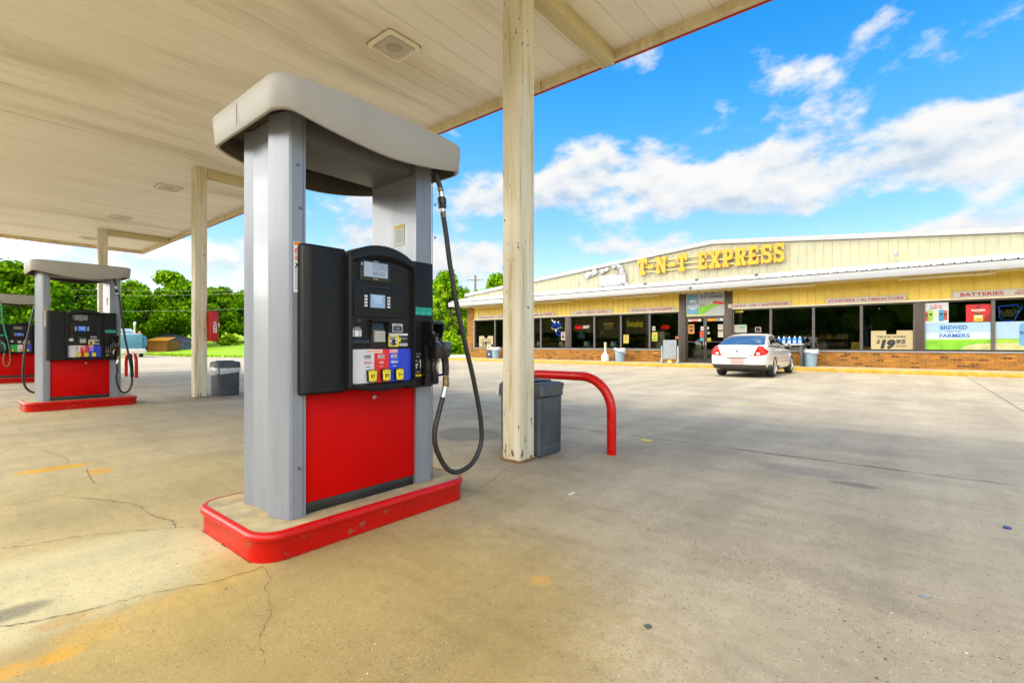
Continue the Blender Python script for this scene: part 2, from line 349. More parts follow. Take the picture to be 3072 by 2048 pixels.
# ------------------------------------------------------------------ ground
def concrete_mat():
    m, t, N, L = nt('lot_concrete')
    o = N.new('ShaderNodeOutputMaterial'); b = N.new('ShaderNodeBsdfPrincipled'); L.new(b.outputs[0], o.inputs[0])
    tc = N.new('ShaderNodeTexCoord'); P = tc.outputs['Object']
    def noise_(sc, det=6, ro=.55, stretch=(1, 1, 1)):
        mp = N.new('ShaderNodeMapping'); mp.inputs['Scale'].default_value = stretch; L.new(P, mp.inputs[0])
        n = N.new('ShaderNodeTexNoise'); n.inputs['Scale'].default_value = sc; n.inputs['Detail'].default_value = det; n.inputs['Roughness'].default_value = ro
        L.new(mp.outputs[0], n.inputs['Vector']); return n.outputs[0]
    def mth(op, a, b_=None, clamp=False):
        n = N.new('ShaderNodeMath'); n.operation = op; n.use_clamp = clamp
        for i, q in enumerate((a, b_)):
            if q is None: continue
            if isinstance(q, (int, float)): n.inputs[i].default_value = q
            else: L.new(q, n.inputs[i])
        return n.outputs[0]
    def mix(f, a, b_, mode='MIX'):
        n = N.new('ShaderNodeMix'); n.data_type = 'RGBA'; n.blend_type = mode
        for s, q in ((0, f), (6, a), (7, b_)):
            if isinstance(q, (int, float)): n.inputs[s].default_value = q
            elif isinstance(q, tuple): n.inputs[s].default_value = (*q, 1)
            else: L.new(q, n.inputs[s])
        return n.outputs[2]
    big = noise_(.35, 5, .6); med = noise_(1.6, 8, .62); fine = noise_(14, 8, .65); grit = noise_(160, 3, .7)
    r0 = ramp(N, [(.30, (.30, .24, .155)), (.5, (.425, .35, .238)), (.68, (.515, .435, .305))]); L.new(mth('ADD', mth('MULTIPLY', big, .5), mth('MULTIPLY', med, .5)), r0.inputs[0])
    c = r0.outputs[0]
    # spilled-fuel and clay tint of the slabs round the islands, a colour of the slab itself
    sx = N.new('ShaderNodeSeparateXYZ'); L.new(P, sx.inputs[0]); X, Y = sx.outputs[0], sx.outputs[1]
    def ell(cx, cy, rx, ry, amt, soft=1.0, wob=.5):
        q = mth('ADD', mth('POWER', mth('ABSOLUTE', mth('DIVIDE', mth('SUBTRACT', X, cx), rx)), 2), mth('POWER', mth('ABSOLUTE', mth('DIVIDE', mth('SUBTRACT', Y, cy), ry)), 2))
        q = mth('ADD', q, mth('MULTIPLY', mth('SUBTRACT', med, .5), wob*4))
        q = mth('ADD', q, mth('MULTIPLY', mth('SUBTRACT', fine, .5), wob*2.5))
        n = N.new('ShaderNodeMapRange'); n.interpolation_type = 'SMOOTHSTEP'; n.inputs[1].default_value = 1+soft; n.inputs[2].default_value = max(0, 1-soft); n.inputs[3].default_value = 0; n.inputs[4].default_value = amt
        L.new(q, n.inputs[0]); return n.outputs[0]
    c = mix(ell(-3.2, .9, 2.2, 2.0, .75, 1.0, .3), c, (.46, .345, .14)); c = mix(ell(-1.65, .9, 1.05, 1.2, .85, .8, .3), c, (.36, .245, .075))
    c = mix(ell(-6.0, .9, 3.2, 2.6, .55, 1.0, .35), c, (.46, .365, .17))
    c = mix(ell(-3.02, .40, .50, .95, .9, .45, .22), c, (.60, .525, .30))
    c = mix(ell(-10.6, 1.2, 1.4, 1.8, .5, 1.0, .4), c, (.50, .38, .16))
    for s in [(-5.83, .73, .10, .24, .98, .6, .25, (.62, .33, .015)), (-5.40, .98, .12, .09, .8, .8, .3, (.62, .33, .03)), (-2.325, .31, .05, .07, .98, .7, .2, (.60, .30, .015)),
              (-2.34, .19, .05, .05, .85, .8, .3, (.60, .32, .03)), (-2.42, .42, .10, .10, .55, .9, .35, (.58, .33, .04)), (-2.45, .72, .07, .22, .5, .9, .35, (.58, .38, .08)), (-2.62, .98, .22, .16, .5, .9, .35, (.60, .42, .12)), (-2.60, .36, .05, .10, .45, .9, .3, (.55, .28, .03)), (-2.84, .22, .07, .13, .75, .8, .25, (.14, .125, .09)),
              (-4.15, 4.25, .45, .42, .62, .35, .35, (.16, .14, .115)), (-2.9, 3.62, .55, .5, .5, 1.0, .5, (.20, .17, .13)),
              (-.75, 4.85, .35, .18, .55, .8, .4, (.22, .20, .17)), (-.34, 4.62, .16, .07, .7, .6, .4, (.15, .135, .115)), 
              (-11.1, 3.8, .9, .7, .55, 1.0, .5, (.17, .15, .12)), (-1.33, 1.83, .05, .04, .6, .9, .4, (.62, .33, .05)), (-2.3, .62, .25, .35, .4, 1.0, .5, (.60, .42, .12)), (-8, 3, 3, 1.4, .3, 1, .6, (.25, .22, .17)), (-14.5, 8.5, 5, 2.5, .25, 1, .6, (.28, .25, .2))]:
        c = mix(ell(*s[:7]), c, s[7])
    # tyre-dark lanes and rain streaks
    lane = noise_(1.0, 5, .6, (1.3, .16, 1)); rl = ramp(N, [(.40, .80), (.62, 1.0)]); L.new(lane, rl.inputs[0]); c = mix(1.0, c, rl.outputs[0], 'MULTIPLY')
    rf = ramp(N, [(.30, .86), (.47, 1.0), (.72, 1.06)]); L.new(fine, rf.inputs[0]); c = mix(1.0, c, rf.outputs[0], 'MULTIPLY')
    rg = ramp(N, [(.30, .50), (.41, .97), (.60, 1.0), (.72, 1.35)]); L.new(grit, rg.inputs[0]); c = mix(.9, c, rg.outputs[0], 'MULTIPLY')
    g2 = noise_(52, 4, .7); r2 = ramp(N, [(.28, .52), (.42, 1.0), (.60, 1.0), (.75, 1.25)]); L.new(g2, r2.inputs[0]); c = mix(.9, c, r2.outputs[0], 'MULTIPLY')
    # exposed aggregate: small dark and pale stones in the paste
    for sc_, lo_, tone, am in ((75, .55, (.13, .115, .09), .75), (110, .62, (.66, .61, .50), .7), (42, .80, (.17, .14, .10), .7)):
        vo = N.new('ShaderNodeTexVoronoi'); vo.inputs['Scale'].default_value = sc_; L.new(P, vo.inputs['Vector'])
        sp = N.new('ShaderNodeSeparateColor'); L.new(vo.outputs['Color'], sp.inputs[0])
        rr_ = ramp(N, [(.16, 1), (.26, 0)]); L.new(vo.outputs['Distance'], rr_.inputs[0]); ra = ramp(N, [(lo_, 0), (lo_+.01, am)]); L.new(sp.outputs[0], ra.inputs[0])
        pm = ramp(N, [(.40, .25), (.60, 1)]); L.new(med, pm.inputs[0])
        c = mix(mth('MULTIPLY', mth('MULTIPLY', rr_.outputs[0], ra.outputs[0]), pm.outputs[0]), c, tone)
    st_ = noise_(1.0, 7, .68, (.9, 3.2, 1)); r3 = ramp(N, [(.34, .84), (.5, 1.0), (.70, 1.06)]); L.new(st_, r3.inputs[0]); c = mix(.9, c, r3.outputs[0], 'MULTIPLY')
    L.new(c, b.inputs['Base Color'])
    rr = N.new('ShaderNodeMapRange'); rr.inputs[3].default_value = .62; rr.inputs[4].default_value = .92; L.new(med, rr.inputs[0]); L.new(rr.outputs[0], b.inputs['Roughness'])
    bp = N.new('ShaderNodeBump'); bp.inputs['Strength'].default_value = .35; bp.inputs['Distance'].default_value = .006
    L.new(mth('ADD', mth('MULTIPLY', grit, .5), fine), bp.inputs['Height']); L.new(bp.outputs[0], b.inputs['Normal'])
    return m
LOT = concrete_mat()
def grass_mat():
    m, t, N, L = nt('lawn_grass')
    o = N.new('ShaderNodeOutputMaterial'); b = N.new('ShaderNodeBsdfPrincipled'); L.new(b.outputs[0], o.inputs[0])
    tc = N.new('ShaderNodeTexCoord')
    n = N.new('ShaderNodeTexNoise'); n.inputs['Scale'].default_value = .22; n.inputs['Detail'].default_value = 9; n.inputs['Roughness'].default_value = .7; L.new(tc.outputs['Object'], n.inputs['Vector'])
    r = ramp(N, [(.3, (.15, .31, .002)), (.52, (.27, .46, .003)), (.7, (.48, .54, .005))]); L.new(n.outputs[0], r.inputs[0]); L.new(r.outputs[0], b.inputs['Base Color'])
    b.inputs['Roughness'].default_value = .9
    n2 = N.new('ShaderNodeTexNoise'); n2.inputs['Scale'].default_value = 9; n2.inputs['Detail'].default_value = 6; L.new(tc.outputs['Object'], n2.inputs['Vector'])
    bp = N.new('ShaderNodeBump'); bp.inputs['Strength'].default_value = .7; bp.inputs['Distance'].default_value = .12; L.new(n2.outputs[0], bp.inputs['Height']); L.new(bp.outputs[0], b.inputs['Normal'])
    return m
GRASS = grass_mat()
def lawn_z(x, y):
    s = -x*.635+y*.772-66
    if s < 0: return -.03
    return -.03+.045*s+.0006*s*s+.25*math.sin(x*.07+1)*min(1, s/30)
def terrain():
    m = MB(); n = 70; vs = []; 
    def g(i): t = i/n*2-1; return 420*(abs(t)**2.2)*(1 if t > 0 else -1)
    for i in range(n+1):
        for j in range(n+1):
            x, y = g(i)-40, g(j)+20; z = lawn_z(x, y)
            if z > 14: z = 14+(z-14)*.05
            vs.append((x, y, z))
    fs = [(i*(n+1)+j, (i+1)*(n+1)+j, (i+1)*(n+1)+j+1, i*(n+1)+j+1) for i in range(n) for j in range(n)]
    m.add(vs, fs, GRASS)
    return tag(m.build('ground', sharp=None), kind='structure')
terrain()
m = MB()
m.poly([(-64.5, -60, 0), (90, -60, 0), (90, 22.31, 0), (-24.2, 22.31, 0), (-30, 30.5, 0), (-40.6, 16.0, 0), (-46.2, 13.9, 0), (-55.9, 13.3, 0), (-64.5, 4.6, 0)], LOT)
tag(m.build('parking_lot', sharp=None), kind='structure')
CRACK_CONTACT = pbr('crack_contact_dark', (.10, .075, .045), .95, var=.4, scale=20)
CRACKED = [
 [(-2.74, 0.19), (-2.7, 0.24), (-2.68, 0.29), (-2.64, 0.38), (-2.61, 0.47), (-2.6, 0.56), (-2.58, 0.64), (-2.54, 0.74), (-2.5, 0.82), (-2.48, 0.88), (-2.48, 0.94), (-2.46, 1.0), (-2.47, 1.07)],
 [(-2.47, 1.07), (-2.39, 1.05), (-2.3, 1.03), (-2.25, 0.98), (-2.15, 0.96), (-2.09, 0.93), (-2.02, 0.91), (-1.97, 0.87), (-1.9, 0.81), (-1.79, 0.77), (-1.71, 0.75)],
 [(-3.77, 0.27), (-3.72, 0.35), (-3.7, 0.43), (-3.68, 0.53), (-3.65, 0.6), (-3.56, 0.71), (-3.52, 0.79), (-3.45, 0.87), (-3.39, 0.97), (-3.3, 1.06)],
 [(-4.75, 0.34), (-4.71, 0.46), (-4.76, 0.6), (-4.77, 0.7), (-4.81, 0.84), (-4.9, 1.03), (-4.95, 1.23), (-5.0, 1.45), (-5.01, 1.75), (-5.0, 1.98)],
 [(-4.63, 0.68), (-4.49, 0.76), (-4.31, 0.84), (-4.18, 0.9), (-4.04, 0.94), (-3.92, 0.93), (-3.78, 0.93), (-3.66, 0.95), (-3.54, 0.99), (-3.38, 0.96)],
 [(-6.96, 0.78), (-6.73, 0.81), (-6.56, 0.85), (-6.17, 0.88), (-6.03, 0.86)], [(-5.56, 0.91), (-5.24, 0.88), (-4.93, 0.86)],
 [(-6.99, 0.49), (-7.18, 0.55), (-7.31, 0.61), (-7.31, 0.65)], [(-7.41, 0.52), (-7.16, 0.77), (-7.01, 1.03), (-6.99, 1.5), (-7.04, 2.05), (-6.98, 2.43)],
 [(-2.45, 2.45), (-2.6, 2.9), (-2.72, 3.2), (-2.8, 3.48)], [(-2.3, 2.7), (-2.5, 2.62), (-2.62, 2.55)]]
def ribbon(m, pts, w0, jit, z, rng, step=.02):
    P = []
    for a, b in zip(pts[:-1], pts[1:]):
        a, b = Vector(a).to_2d(), Vector(b).to_2d(); n = max(1, int((b-a).length/step))
        for i in range(n): P.append(a.lerp(b, i/n))
    P.append(Vector(pts[-1]).to_2d())
    q = []
    for i, p in enumerate(P):
        t = (P[min(i+1, len(P)-1)]-P[max(i-1, 0)]).normalized(); nrm = Vector((-t.y, t.x))
        p = p+nrm*rng.uniform(-jit, jit)
        ww = w0*rng.uniform(.25, 1.2)*(.35 if rng.random() < .25 else 1)
        q.append((p+nrm*ww, p-nrm*ww))
    vs = [(v.x, v.y, z) for pr in q for v in pr]
    m.add(vs, [(2*i, 2*i+2, 2*i+3, 2*i+1) for i in range(len(q)-1)], CRACK_CONTACT)
rng = random.Random(3); m = MB()
for k, c in enumerate(CRACKED): ribbon(m, c, (.0013 if k == 1 else .003), .006, .004, rng, .015)
ribbon(m, [(-24, 5.385), (13, 5.385)], .009, .004, .004, rng, .08)
ribbon(m, [(1.40, 5.39), (1.40, 22.2)], .010, .004, .004, rng, .1)
ribbon(m, [(-23, 12.6), (13, 12.6)], .005, .004, .004, rng, .1)
ribbon(m, [(-16.9, -8), (-16.9, 22)], .008, .005, .004, rng, .1); ribbon(m, [(-28, 6), (-29, 16)], .03, .03, .004, rng, .1); ribbon(m, [(-20, 6.2), (-19, 9.4)], .04, .04, .004, rng, .1)
for ix in (-2.89, -11.29, -19.69):      # grimy kerb joint, its dark line also painted in as contact shade
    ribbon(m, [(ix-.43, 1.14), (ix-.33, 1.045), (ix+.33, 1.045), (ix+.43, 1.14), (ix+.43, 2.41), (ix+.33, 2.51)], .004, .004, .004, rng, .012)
for ix in (-2.9, -11.3, -19.7):  # dark contact shade painted on the slab round the column feet
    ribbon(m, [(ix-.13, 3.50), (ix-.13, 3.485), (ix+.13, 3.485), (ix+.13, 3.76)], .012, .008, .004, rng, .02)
tag(m.build('cracks_and_contact_shade', sharp=None), kind='structure')
# loose gravel on the lot
def gravel():
    r = random.Random(11); mats = [pbr('pebble_tan', (.42, .36, .25), .9, var=.3), pbr('pebble_grey', (.20, .20, .20), .9, var=.3), pbr('pebble_dark', (.13, .115, .09), .9, var=.3), pbr('pebble_pale', (.52, .48, .38), .9, var=.2)]
    m = MB(); cl = [(-.80, 2.69, .16, .12, 170), (-.56, 2.66, .15, .13, 170), (-.29, 3.6, .15, .2, 90), (-.49, 3.17, .18, .2, 120), (-1.1, 3.01, .25, .2, 90), (0, 2.36, .35, .35, 420), (-.35, 2.35, .3, .3, 240), (-.4, 2.9, .7, .7, 420), (-.95, 4.5, .7, .35, 170), (-2.35, 1.9, .03, .5, 60), (-1.2, 1.5, 1.0, .7, 170), (.1, 3.2, .6, .8, 240), (-1.7, 3.3, .5, .6, 90), (-3, .6, .8, .4, 60)]
    for cx, cy, sx, sy, n in cl:
        for _ in range(n):
            x, y = r.gauss(cx, sx), r.gauss(cy, sy)
            if -3.35 < x < -2.42 and .95 < y < 2.6: continue
            if math.hypot(x, y) < .5: continue
            s = r.uniform(.0016, .0040)*(1.8 if r.random() < .03 else 1); a = r.uniform(0, 3)
            vs = [(x+s*1.3*math.cos(a), y+s*1.3*math.sin(a), s*.3), (x-s*math.sin(a), y+s*math.cos(a), s*.3), (x-s*1.1*math.cos(a), y-s*1.1*math.sin(a), s*.3), (x+s*math.sin(a), y-s*math.cos(a), s*.3), (x, y, s*1.1), (x, y, .0)]
            m.add(vs, [(0, 1, 4), (1, 2, 4), (2, 3, 4), (3, 0, 4)], r.choice(mats))
    tag(m.build('gravel', sharp=None), 'loose pebbles and grit scattered on the concrete lot', 'gravel', kind='stuff')
gravel()
# a few bits of litter seen on the lot
def litter(x, y, pts, mat, name, label, cat, z=.006, group=None):
    m = MB(); m.prism([(x+px, y+py, .001) for px, py in pts], (0, 0, z), mat); tag(m.build(name), label, cat, group)
def blobpts(r, n, seed, sx=1, sy=1):
    q = random.Random(seed); return [(r*q.uniform(.7, 1.2)*math.cos(2*math.pi*i/n)*sx, r*q.uniform(.7, 1.2)*math.sin(2*math.pi*i/n)*sy) for i in range(n)]
litter(-.79, 1.79, blobpts(.015, 9, 1), pbr('trodden_gum', (.10, .10, .10), .8), 'gum_spot', 'dark grey trodden gum spot alone on the open concrete', 'gum')
litter(.04, 2.76, blobpts(.014, 8, 2, 1.2, .8), pbr('grey_foil', (.24, .27, .30), .4), 'bottle_cap', 'grey flattened cap among the gravel at right', 'bottle cap')
litter(.44, 4.10, blobpts(.017, 12, 3), pbr('blue_cap', (.03, .06, .22), .4), 'bottle_cap', 'dark blue bottle cap lying near the right edge of the lot', 'bottle cap', .012)
litter(-1.92, 3.02, [(-.004, -.035), (.004, -.035), (.004, .035), (-.004, .035)], WHITE, 'cigarette_butt', 'thin white cigarette butt on the concrete in front of the red hoop', 'cigarette butt', .007)
leafm = pbr('yellow_leaf', (.70, .60, .02), .6)
litter(-2.34, 5.22, [(-.05, -.02), (0, -.03), (.06, -.01), (.09, .01), (.04, .035), (-.03, .03)], leafm, 'leaf', 'yellow leaf on the concrete behind the red hoop foot', 'leaf')
litter(-2.3, 9.6, [(-.06, -.02), (0, -.04), (.08, 0), (0, .04)], pbr('green_leaf', (.25, .5, .02), .6), 'leaf', 'small green leaf on the open lot halfway to the store', 'leaf')

# ------------------------------------------------------------------ canopy
can = empty('fuel_canopy', (-11.2, 1.75, 0), 'large flat cream fuel canopy with red outer edge on square steel columns', 'canopy')
CO = (-11.2, 1.75, 0)
FR = pbr('fascia_red', (.45, .02, .012), .4, var=.06); FC = pbr('fascia_cream', (.66, .55, .34), .5, var=.1, scale=4, stretch=(4, 1, 1), dirt=(.38, .28, .10), dirt_amt=.5, dscale=2.5)
x0c, x1c, y0c, y1c = -23.1, .62, -1.91, 5.41
m = MB(CO); x = -2.56
while x > x0c: x -= .305
gap = pbr('panel_gap', (.16, .11, .045), .9)
while x < x1c:
    a, b = max(x+.0025, x0c+.002), min(x+.3025, x1c-.002)
    if b-a > .02: m.box(a, b, y0c+.002, y1c-.002, 4.70, 4.73, CEIL)
    x += .305
m.box(x0c+.002, x1c-.002, y0c+.002, y1c-.002, 4.722, 4.74, gap)
m.build('ceiling', can)
m = MB(CO)
for (ax, bx, ay, by, q) in ((x0c-.075, x1c+.075, y1c, y1c+.075, 0), (x0c-.075, x1c+.075, y0c-.075, y0c, 0), (x0c-.075, x0c, y0c, y1c, 0), (x1c, x1c+.075, y0c, y1c, 0)):
    m.box(ax, bx, ay, by, 4.60, 5.42, FC)
for k in range(7):
    xx = x1c-.9-k*3.66; m.box(xx, xx+.012, y1c-.004, y1c+.04, 4.597, 4.70, gap)
m.build('fascia', can)
m = MB(CO)
m.box(x0c-.09, x1c+.09, y1c+.077, y1c+.092, 4.585, 5.45, FR); m.box(x0c-.09, x1c+.09, y0c-.092, y0c-.077, 4.585, 5.45, FR)
m.box(x0c-.092, x0c-.077, y0c-.076, y1c+.076, 4.585, 5.45, FR); m.box(x1c+.077, x1c+.092, y0c-.076, y1c+.076, 4.585, 5.45, FR)
m.build('fascia_band', can)
m = MB(CO); m.box(x0c-.07, x1c+.07, y0c-.07, y1c+.07, 5.43, 5.47, pbr('roof_deck', (.5, .5, .48), .7)); m.build('roof', can)
BEAM = pbr('beam_paint', (.58, .48, .26), .55, var=.12, scale=3, stretch=(3, .5, 3), dirt=(.34, .25, .08), dirt_amt=.6, dscale=3)
def column(cx):
    m = MB(CO)
    m.box(cx-.105, cx+.105, 3.51, 3.6205, .0, 4.699, POST, .010, 2); m.box(cx-.105, cx+.105, 3.6245, 3.735, .0, 4.699, POST, .010, 2); m.box(cx-.1, cx+.1, 3.615, 3.63, .0, 4.69, POST)
    rust = pbr('rust_base', (.22, .12, .035), .9, var=.4, scale=30)
    m.box(cx-.125, cx+.125, 3.49, 3.755, -.01, .014, rust)
    return m.build('column', can)
for i in range(3):
    cx = -2.9-8.4*i; column(cx)
    m = MB(CO); m.box(cx-.09, cx+.09, 3.74, 5.405, 4.52, 4.698, BEAM, .02); m.build('beam', can)
LENS = pbr('light_lens', (.50, .45, .34), .35, var=.08, scale=14)
LFR = pbr('light_frame', (.80, .72, .55), .5, var=.08)
for i in range(6):
    cx, cy = -.62-4.215*i, 3.63
    if i == 0: continue
    m = MB(CO)
    def rr(h, z, rad, k=5):
        P = []
        for (sx, sy, a0) in ((1, 1, 0), (-1, 1, 90), (-1, -1, 180), (1, -1, 270)):
            for j in range(k): a = R(a0+90*j/(k-1)); P.append((cx+sx*(h-rad)+rad*math.cos(a), cy+sy*(h-rad)+rad*math.sin(a), z))
        return P
    m.rings([rr(.235, 4.699, .05), rr(.235, 4.675, .05), rr(.222, 4.668, .05), rr(.19, 4.668, .045), rr(.18, 4.684, .045)], LFR); m.rings([rr(.236, 4.6985, .05), rr(.246, 4.6985, .055)], gap); m.rings([rr(.190, 4.6675, .045), rr(.184, 4.6675, .045)], gap)
    fx = m.build('light_fixture', can)
    m = MB(CO); m.rings([rr(.182, 4.684, .045), rr(.10, 4.676, .06)], LENS, False, True); m.lathe([(.095, 4.675), (.09, 4.669), (.05, 4.664), (.002, 4.663)], (cx, cy, 0), pbr('light_bowl', (.38, .33, .23), .3, var=.1), 24)
    m.build('lens', fx)

# ------------------------------------------------------------------ pump islands
def island(x, label):
    m0 = empty('pump_island', (x, 1.745, 0), label, 'kerb island', 'pump islands under the canopy')
    def ring(inset, z, rad=.16, k=8):
        hx, hy, cy, cx = .445-inset, .745-inset, .03, -.06; r = max(.02, rad-inset); P = []
        for (sx, sy, a0) in ((1, 1, 0), (-1, 1, 90), (-1, -1, 180), (1, -1, 270)):
            for j in range(k): a = R(a0+90*j/(k-1)); P.append((cx+sx*(hx-r)+r*math.cos(a), cy+sy*(hy-r)+r*math.sin(a), z))
        return P
    m = MB(); m.rings([ring(.016, -.01), ring(.016, .098), ring(.010, .104), ring(.0015, .112), ring(0, .122), ring(.002, .134), ring(.010, .145), ring(.02, .150), ring(.034, .150), ring(.034, .14)], RED_EDGE)
    m.build('steel_edging', m0, sharp=60)
    m = MB(); m.rings([ring(.0345, .02), ring(.0345, .1485)], CONC_TOP, True, True); m.build('concrete_top', m0, sharp=60)
    return m0
PX = [-2.83, -11.23, -19.63]
island(PX[0], 'red edged kerb island under the nearest large pump')
island(PX[1], 'red edged kerb island under the second pump by the far bin')
island(PX[2], 'red edged kerb island under the pump cut by the left edge')

# ------------------------------------------------------------------ fuel pumps
PO = (-2.83, 1.745, 0)
def seg7(m, s, y0, z0, w_, h, x, mat, th=.16):
    SEG = {'0': 'abcdef', '1': 'bc', '2': 'abged', '3': 'abgcd', '4': 'fgbc', '5': 'afgcd', '6': 'afgecd', '7': 'abc', '8': 'abcdefg', '9': 'abfgcd'}
    y = y0
    for ch in s:
        if ch == '.':
            m.poly([(x, y-w_*.18, z0), (x, y-w_*.02, z0), (x, y-w_*.02, z0+w_*.16), (x, y-w_*.18, z0+w_*.16)], mat); continue
        t = w_*th; g = t*.25
        for c in SEG[ch]:
            a, b, c0, d = {'a': (0, w_, h-t, h), 'd': (0, w_, 0, t), 'g': (0, w_, h/2-t/2, h/2+t/2), 'f': (0, t, h/2, h), 'e': (0, t, 0, h/2), 'b': (w_-t, w_, h/2, h), 'c': (w_-t, w_, 0, h/2)}[c]
            if c in 'adg': a += g+t*.4; b -= g+t*.4
            else: c0 += g+t*.2; d -= g+t*.2
            m.poly([(x, y+a, z0+c0), (x, y+b, z0+c0), (x, y+b, z0+d), (x, y+a, z0+d)], mat)
        y += w_*1.32
def smooth_path(P, n=8):
    P = [Vector(p) for p in P]; out = []
    for i in range(len(P)-1):
        p0, p1, p2, p3 = P[max(i-1, 0)], P[i], P[i+1], P[min(i+2, len(P)-1)]
        for k in range(n):
            t = k/n
            out.append(.5*((2*p1)+(p2-p0)*t+(2*p0-5*p1+4*p2-p3)*t*t+(3*p1-p0-3*p2+p3)*t**3))
    out.append(P[-1]); return out
def plate(m, y0, y1, z0, z1, x, mat, th=.003, bev=0): m.box(x-th, x, y0, y1, z0, z1, mat, bev)
def pump(x, label, variant=0):
    p = empty('fuel_pump', (x, 1.745, .1505), label, 'fuel pump', 'fuel pumps under the canopy')
    PO = (-2.83, 1.745, .1505)
    # columns
    prof = [(-2.58, 1.345), (-2.58, 1.268), (-2.585, 1.254), (-2.60, 1.247), (-2.722, 1.206), (-2.732, 1.212), (-2.800, 1.240), (-2.990, 1.240), (-3.055, 1.214), (-3.072, 1.222), (-3.08, 1.24), (-3.08, 1.345)]
    for mir in (0, 1):
        m = MB(PO); P = [(a, b) if not mir else (a, 3.512-b) for a, b in prof]
        if mir: P[0] = (-2.58, 2.118); P[-1] = (-3.08, 2.118)
        m.prism([(a, b, .1505) for a, b in P], (0, 0, 2.20), GREY_PAINT)
        yj = 1.330 if not mir else 2.262
        m.box(-2.581, -2.5785, yj-.0015, yj+.0015, .16, 2.34, pbr('seam_dark', (.10, .10, .12), .7))
        c = m.build('column', p, sharp=14)
        ys = (1.30, 1.315) if not mir else (2.285, 2.285)
        for k, (yy, zz) in enumerate(((ys[0], 2.07), (ys[1], 1.84), (ys[0]+.008, .42))):
            m = MB(PO); m.lathe([(.008, -2.5795), (.007, -2.574), (.003, -2.572)], (0, yy, zz), pbr('screw', (.12, .14, .20), .35, metal=.7), 10, axis=(1, 0, 0)); m.build('screw', c)
        m = MB(PO)
        if not mir:
            plate(m, 1.277, 1.322, 1.377, 1.652, -2.5772, WHITE, .0025); plate(m, 1.278, 1.321, 1.633, 1.651, -2.5765, ORANGE, .0025)
            m.lathe([(.019, 0), (.019, .0012)], (-2.5765, 1.2995, 1.600), DECALRED, 24, axis=(1, 0, 0)); m.lathe([(.0145, 0), (.0145, .0012)], (-2.5758, 1.2995, 1.600), WHITE, 24, axis=(1, 0, 0))
            m.box(-2.5755, -2.5742, 1.291, 1.309, 1.594, 1.606, pbr('warn_brown', (.30, .10, .03), .6)); m.prism([(-2.5738, 1.284, 1.611), (-2.5738, 1.288, 1.614), (-2.5738, 1.315, 1.589), (-2.5738, 1.311, 1.586)], (.001, 0, 0), DECALRED)
            for k in range(3): m.box(-2.5766, -2.5758, 1.282, 1.305-.003*k, 1.569-.008*k, 1.573-.008*k, DECALRED)
            m.prism([(-2.5766, 1.281, 1.508), (-2.5766, 1.290, 1.526), (-2.5766, 1.284, 1.533), (-2.5766, 1.290, 1.537), (-2.5766, 1.303, 1.525), (-2.5766, 1.300, 1.518), (-2.5766, 1.293, 1.521), (-2.5766, 1.291, 1.508)], (.0009, 0, 0), INK)
            m.box(-2.5766, -2.5757, 1.306, 1.318, 1.507, 1.524, INK)
            for k in range(10): m.box(-2.5766, -2.5758, 1.282, 1.282+.034*(.75+.25*math.sin(k*2.3)), 1.495-.011*k, 1.4985-.011*k, TEAL if k == 0 else pbr('small_print', (.25, .25, .25), .7))
        else:
            m.prism([(-2.815, 2.1165, 1.78), (-2.705, 2.1165, 1.78), (-2.705, 2.1165, 1.926), (-2.815, 2.1165, 1.926)], (0, -.001, 0), pbr('faded_label', (.60, .60, .57), .6))
            m.prism([(-2.815, 2.1152, 1.90), (-2.705, 2.1152, 1.90), (-2.705, 2.1152, 1.926), (-2.815, 2.1152, 1.926)], (0, -.001, 0), pbr('faded_yellow', (.75, .60, .10), .6))
            for k in range(7): m.box(-2.80, -2.72+.01*math.sin(k*3), 2.1142, 2.1152, 1.882-.013*k, 1.886-.013*k, pbr('faded_print', (.45, .45, .44), .7))
        m.build('warning_sticker', c)
    # head cap
    N = 16
    def capring(ins, zf, dz=0):
        P = []
        hx, hy, r = .45-ins, .655-ins, .11-ins*.5
        def bulge(y): return .045*(1-(y/hy)**2)
        seq = []
        for (sx, sy, a0) in ((1, 1, 0), (-1, 1, 90), (-1, -1, 180), (1, -1, 270)):
            for j in range(7): a = R(a0+90*j/6); seq.append((sx*(hx-r)+r*math.cos(a), sy*(hy-r)+r*math.sin(a)))
            nx = {(1, 1): ((hx-r, hy), (-(hx-r), hy)), (-1, 1): ((-hx, hy-r), (-hx, -(hy-r))), (-1, -1): ((-(hx-r), -hy), (hx-r, -hy)), (1, -1): ((hx, -(hy-r)), (hx, hy-r))}[(sx, sy)]
            for j in range(1, N): t = j/N; seq.append((nx[0][0]*(1-t)+nx[1][0]*t, nx[0][1]*(1-t)+nx[1][1]*t))
        for (a, b) in seq:
            sg = 1 if a > 0 else -1
            f = min(1, abs(a)/hx) ; a2 = a+sg*bulge(b)*f
            e = max(0, 1-abs(b/(hy-.055))**1.7); side = max(0, min(1, (abs(a)-(hx-.12))/.12))
            P.append((-2.83+a2, 1.745+b, zf-dz*e*side))
        return P
    m = MB(PO); m.rings([capring(.03, 2.452), capring(.012, 2.447), capring(.004, 2.436), capring(0, 2.42), capring(.012, 2.280, .085), capring(.018, 2.272, .085), capring(.032, 2.272, .085)], CAP_PAINT, True)
    m.box(-2.85, -2.846, 1.0895, 1.0925, 2.29, 2.425, pbr('cap_joint', (.25, .24, .21), .7))
    hd = m.build('head_cap', p, sharp=50)
    m = MB(PO); m.rings([capring(.032, 2.2725, .085), capring(.06, 2.30, .08), capring(.065, 2.36)], CAP_DARK, False, True); m.build('cap_underside', hd, sharp=50)
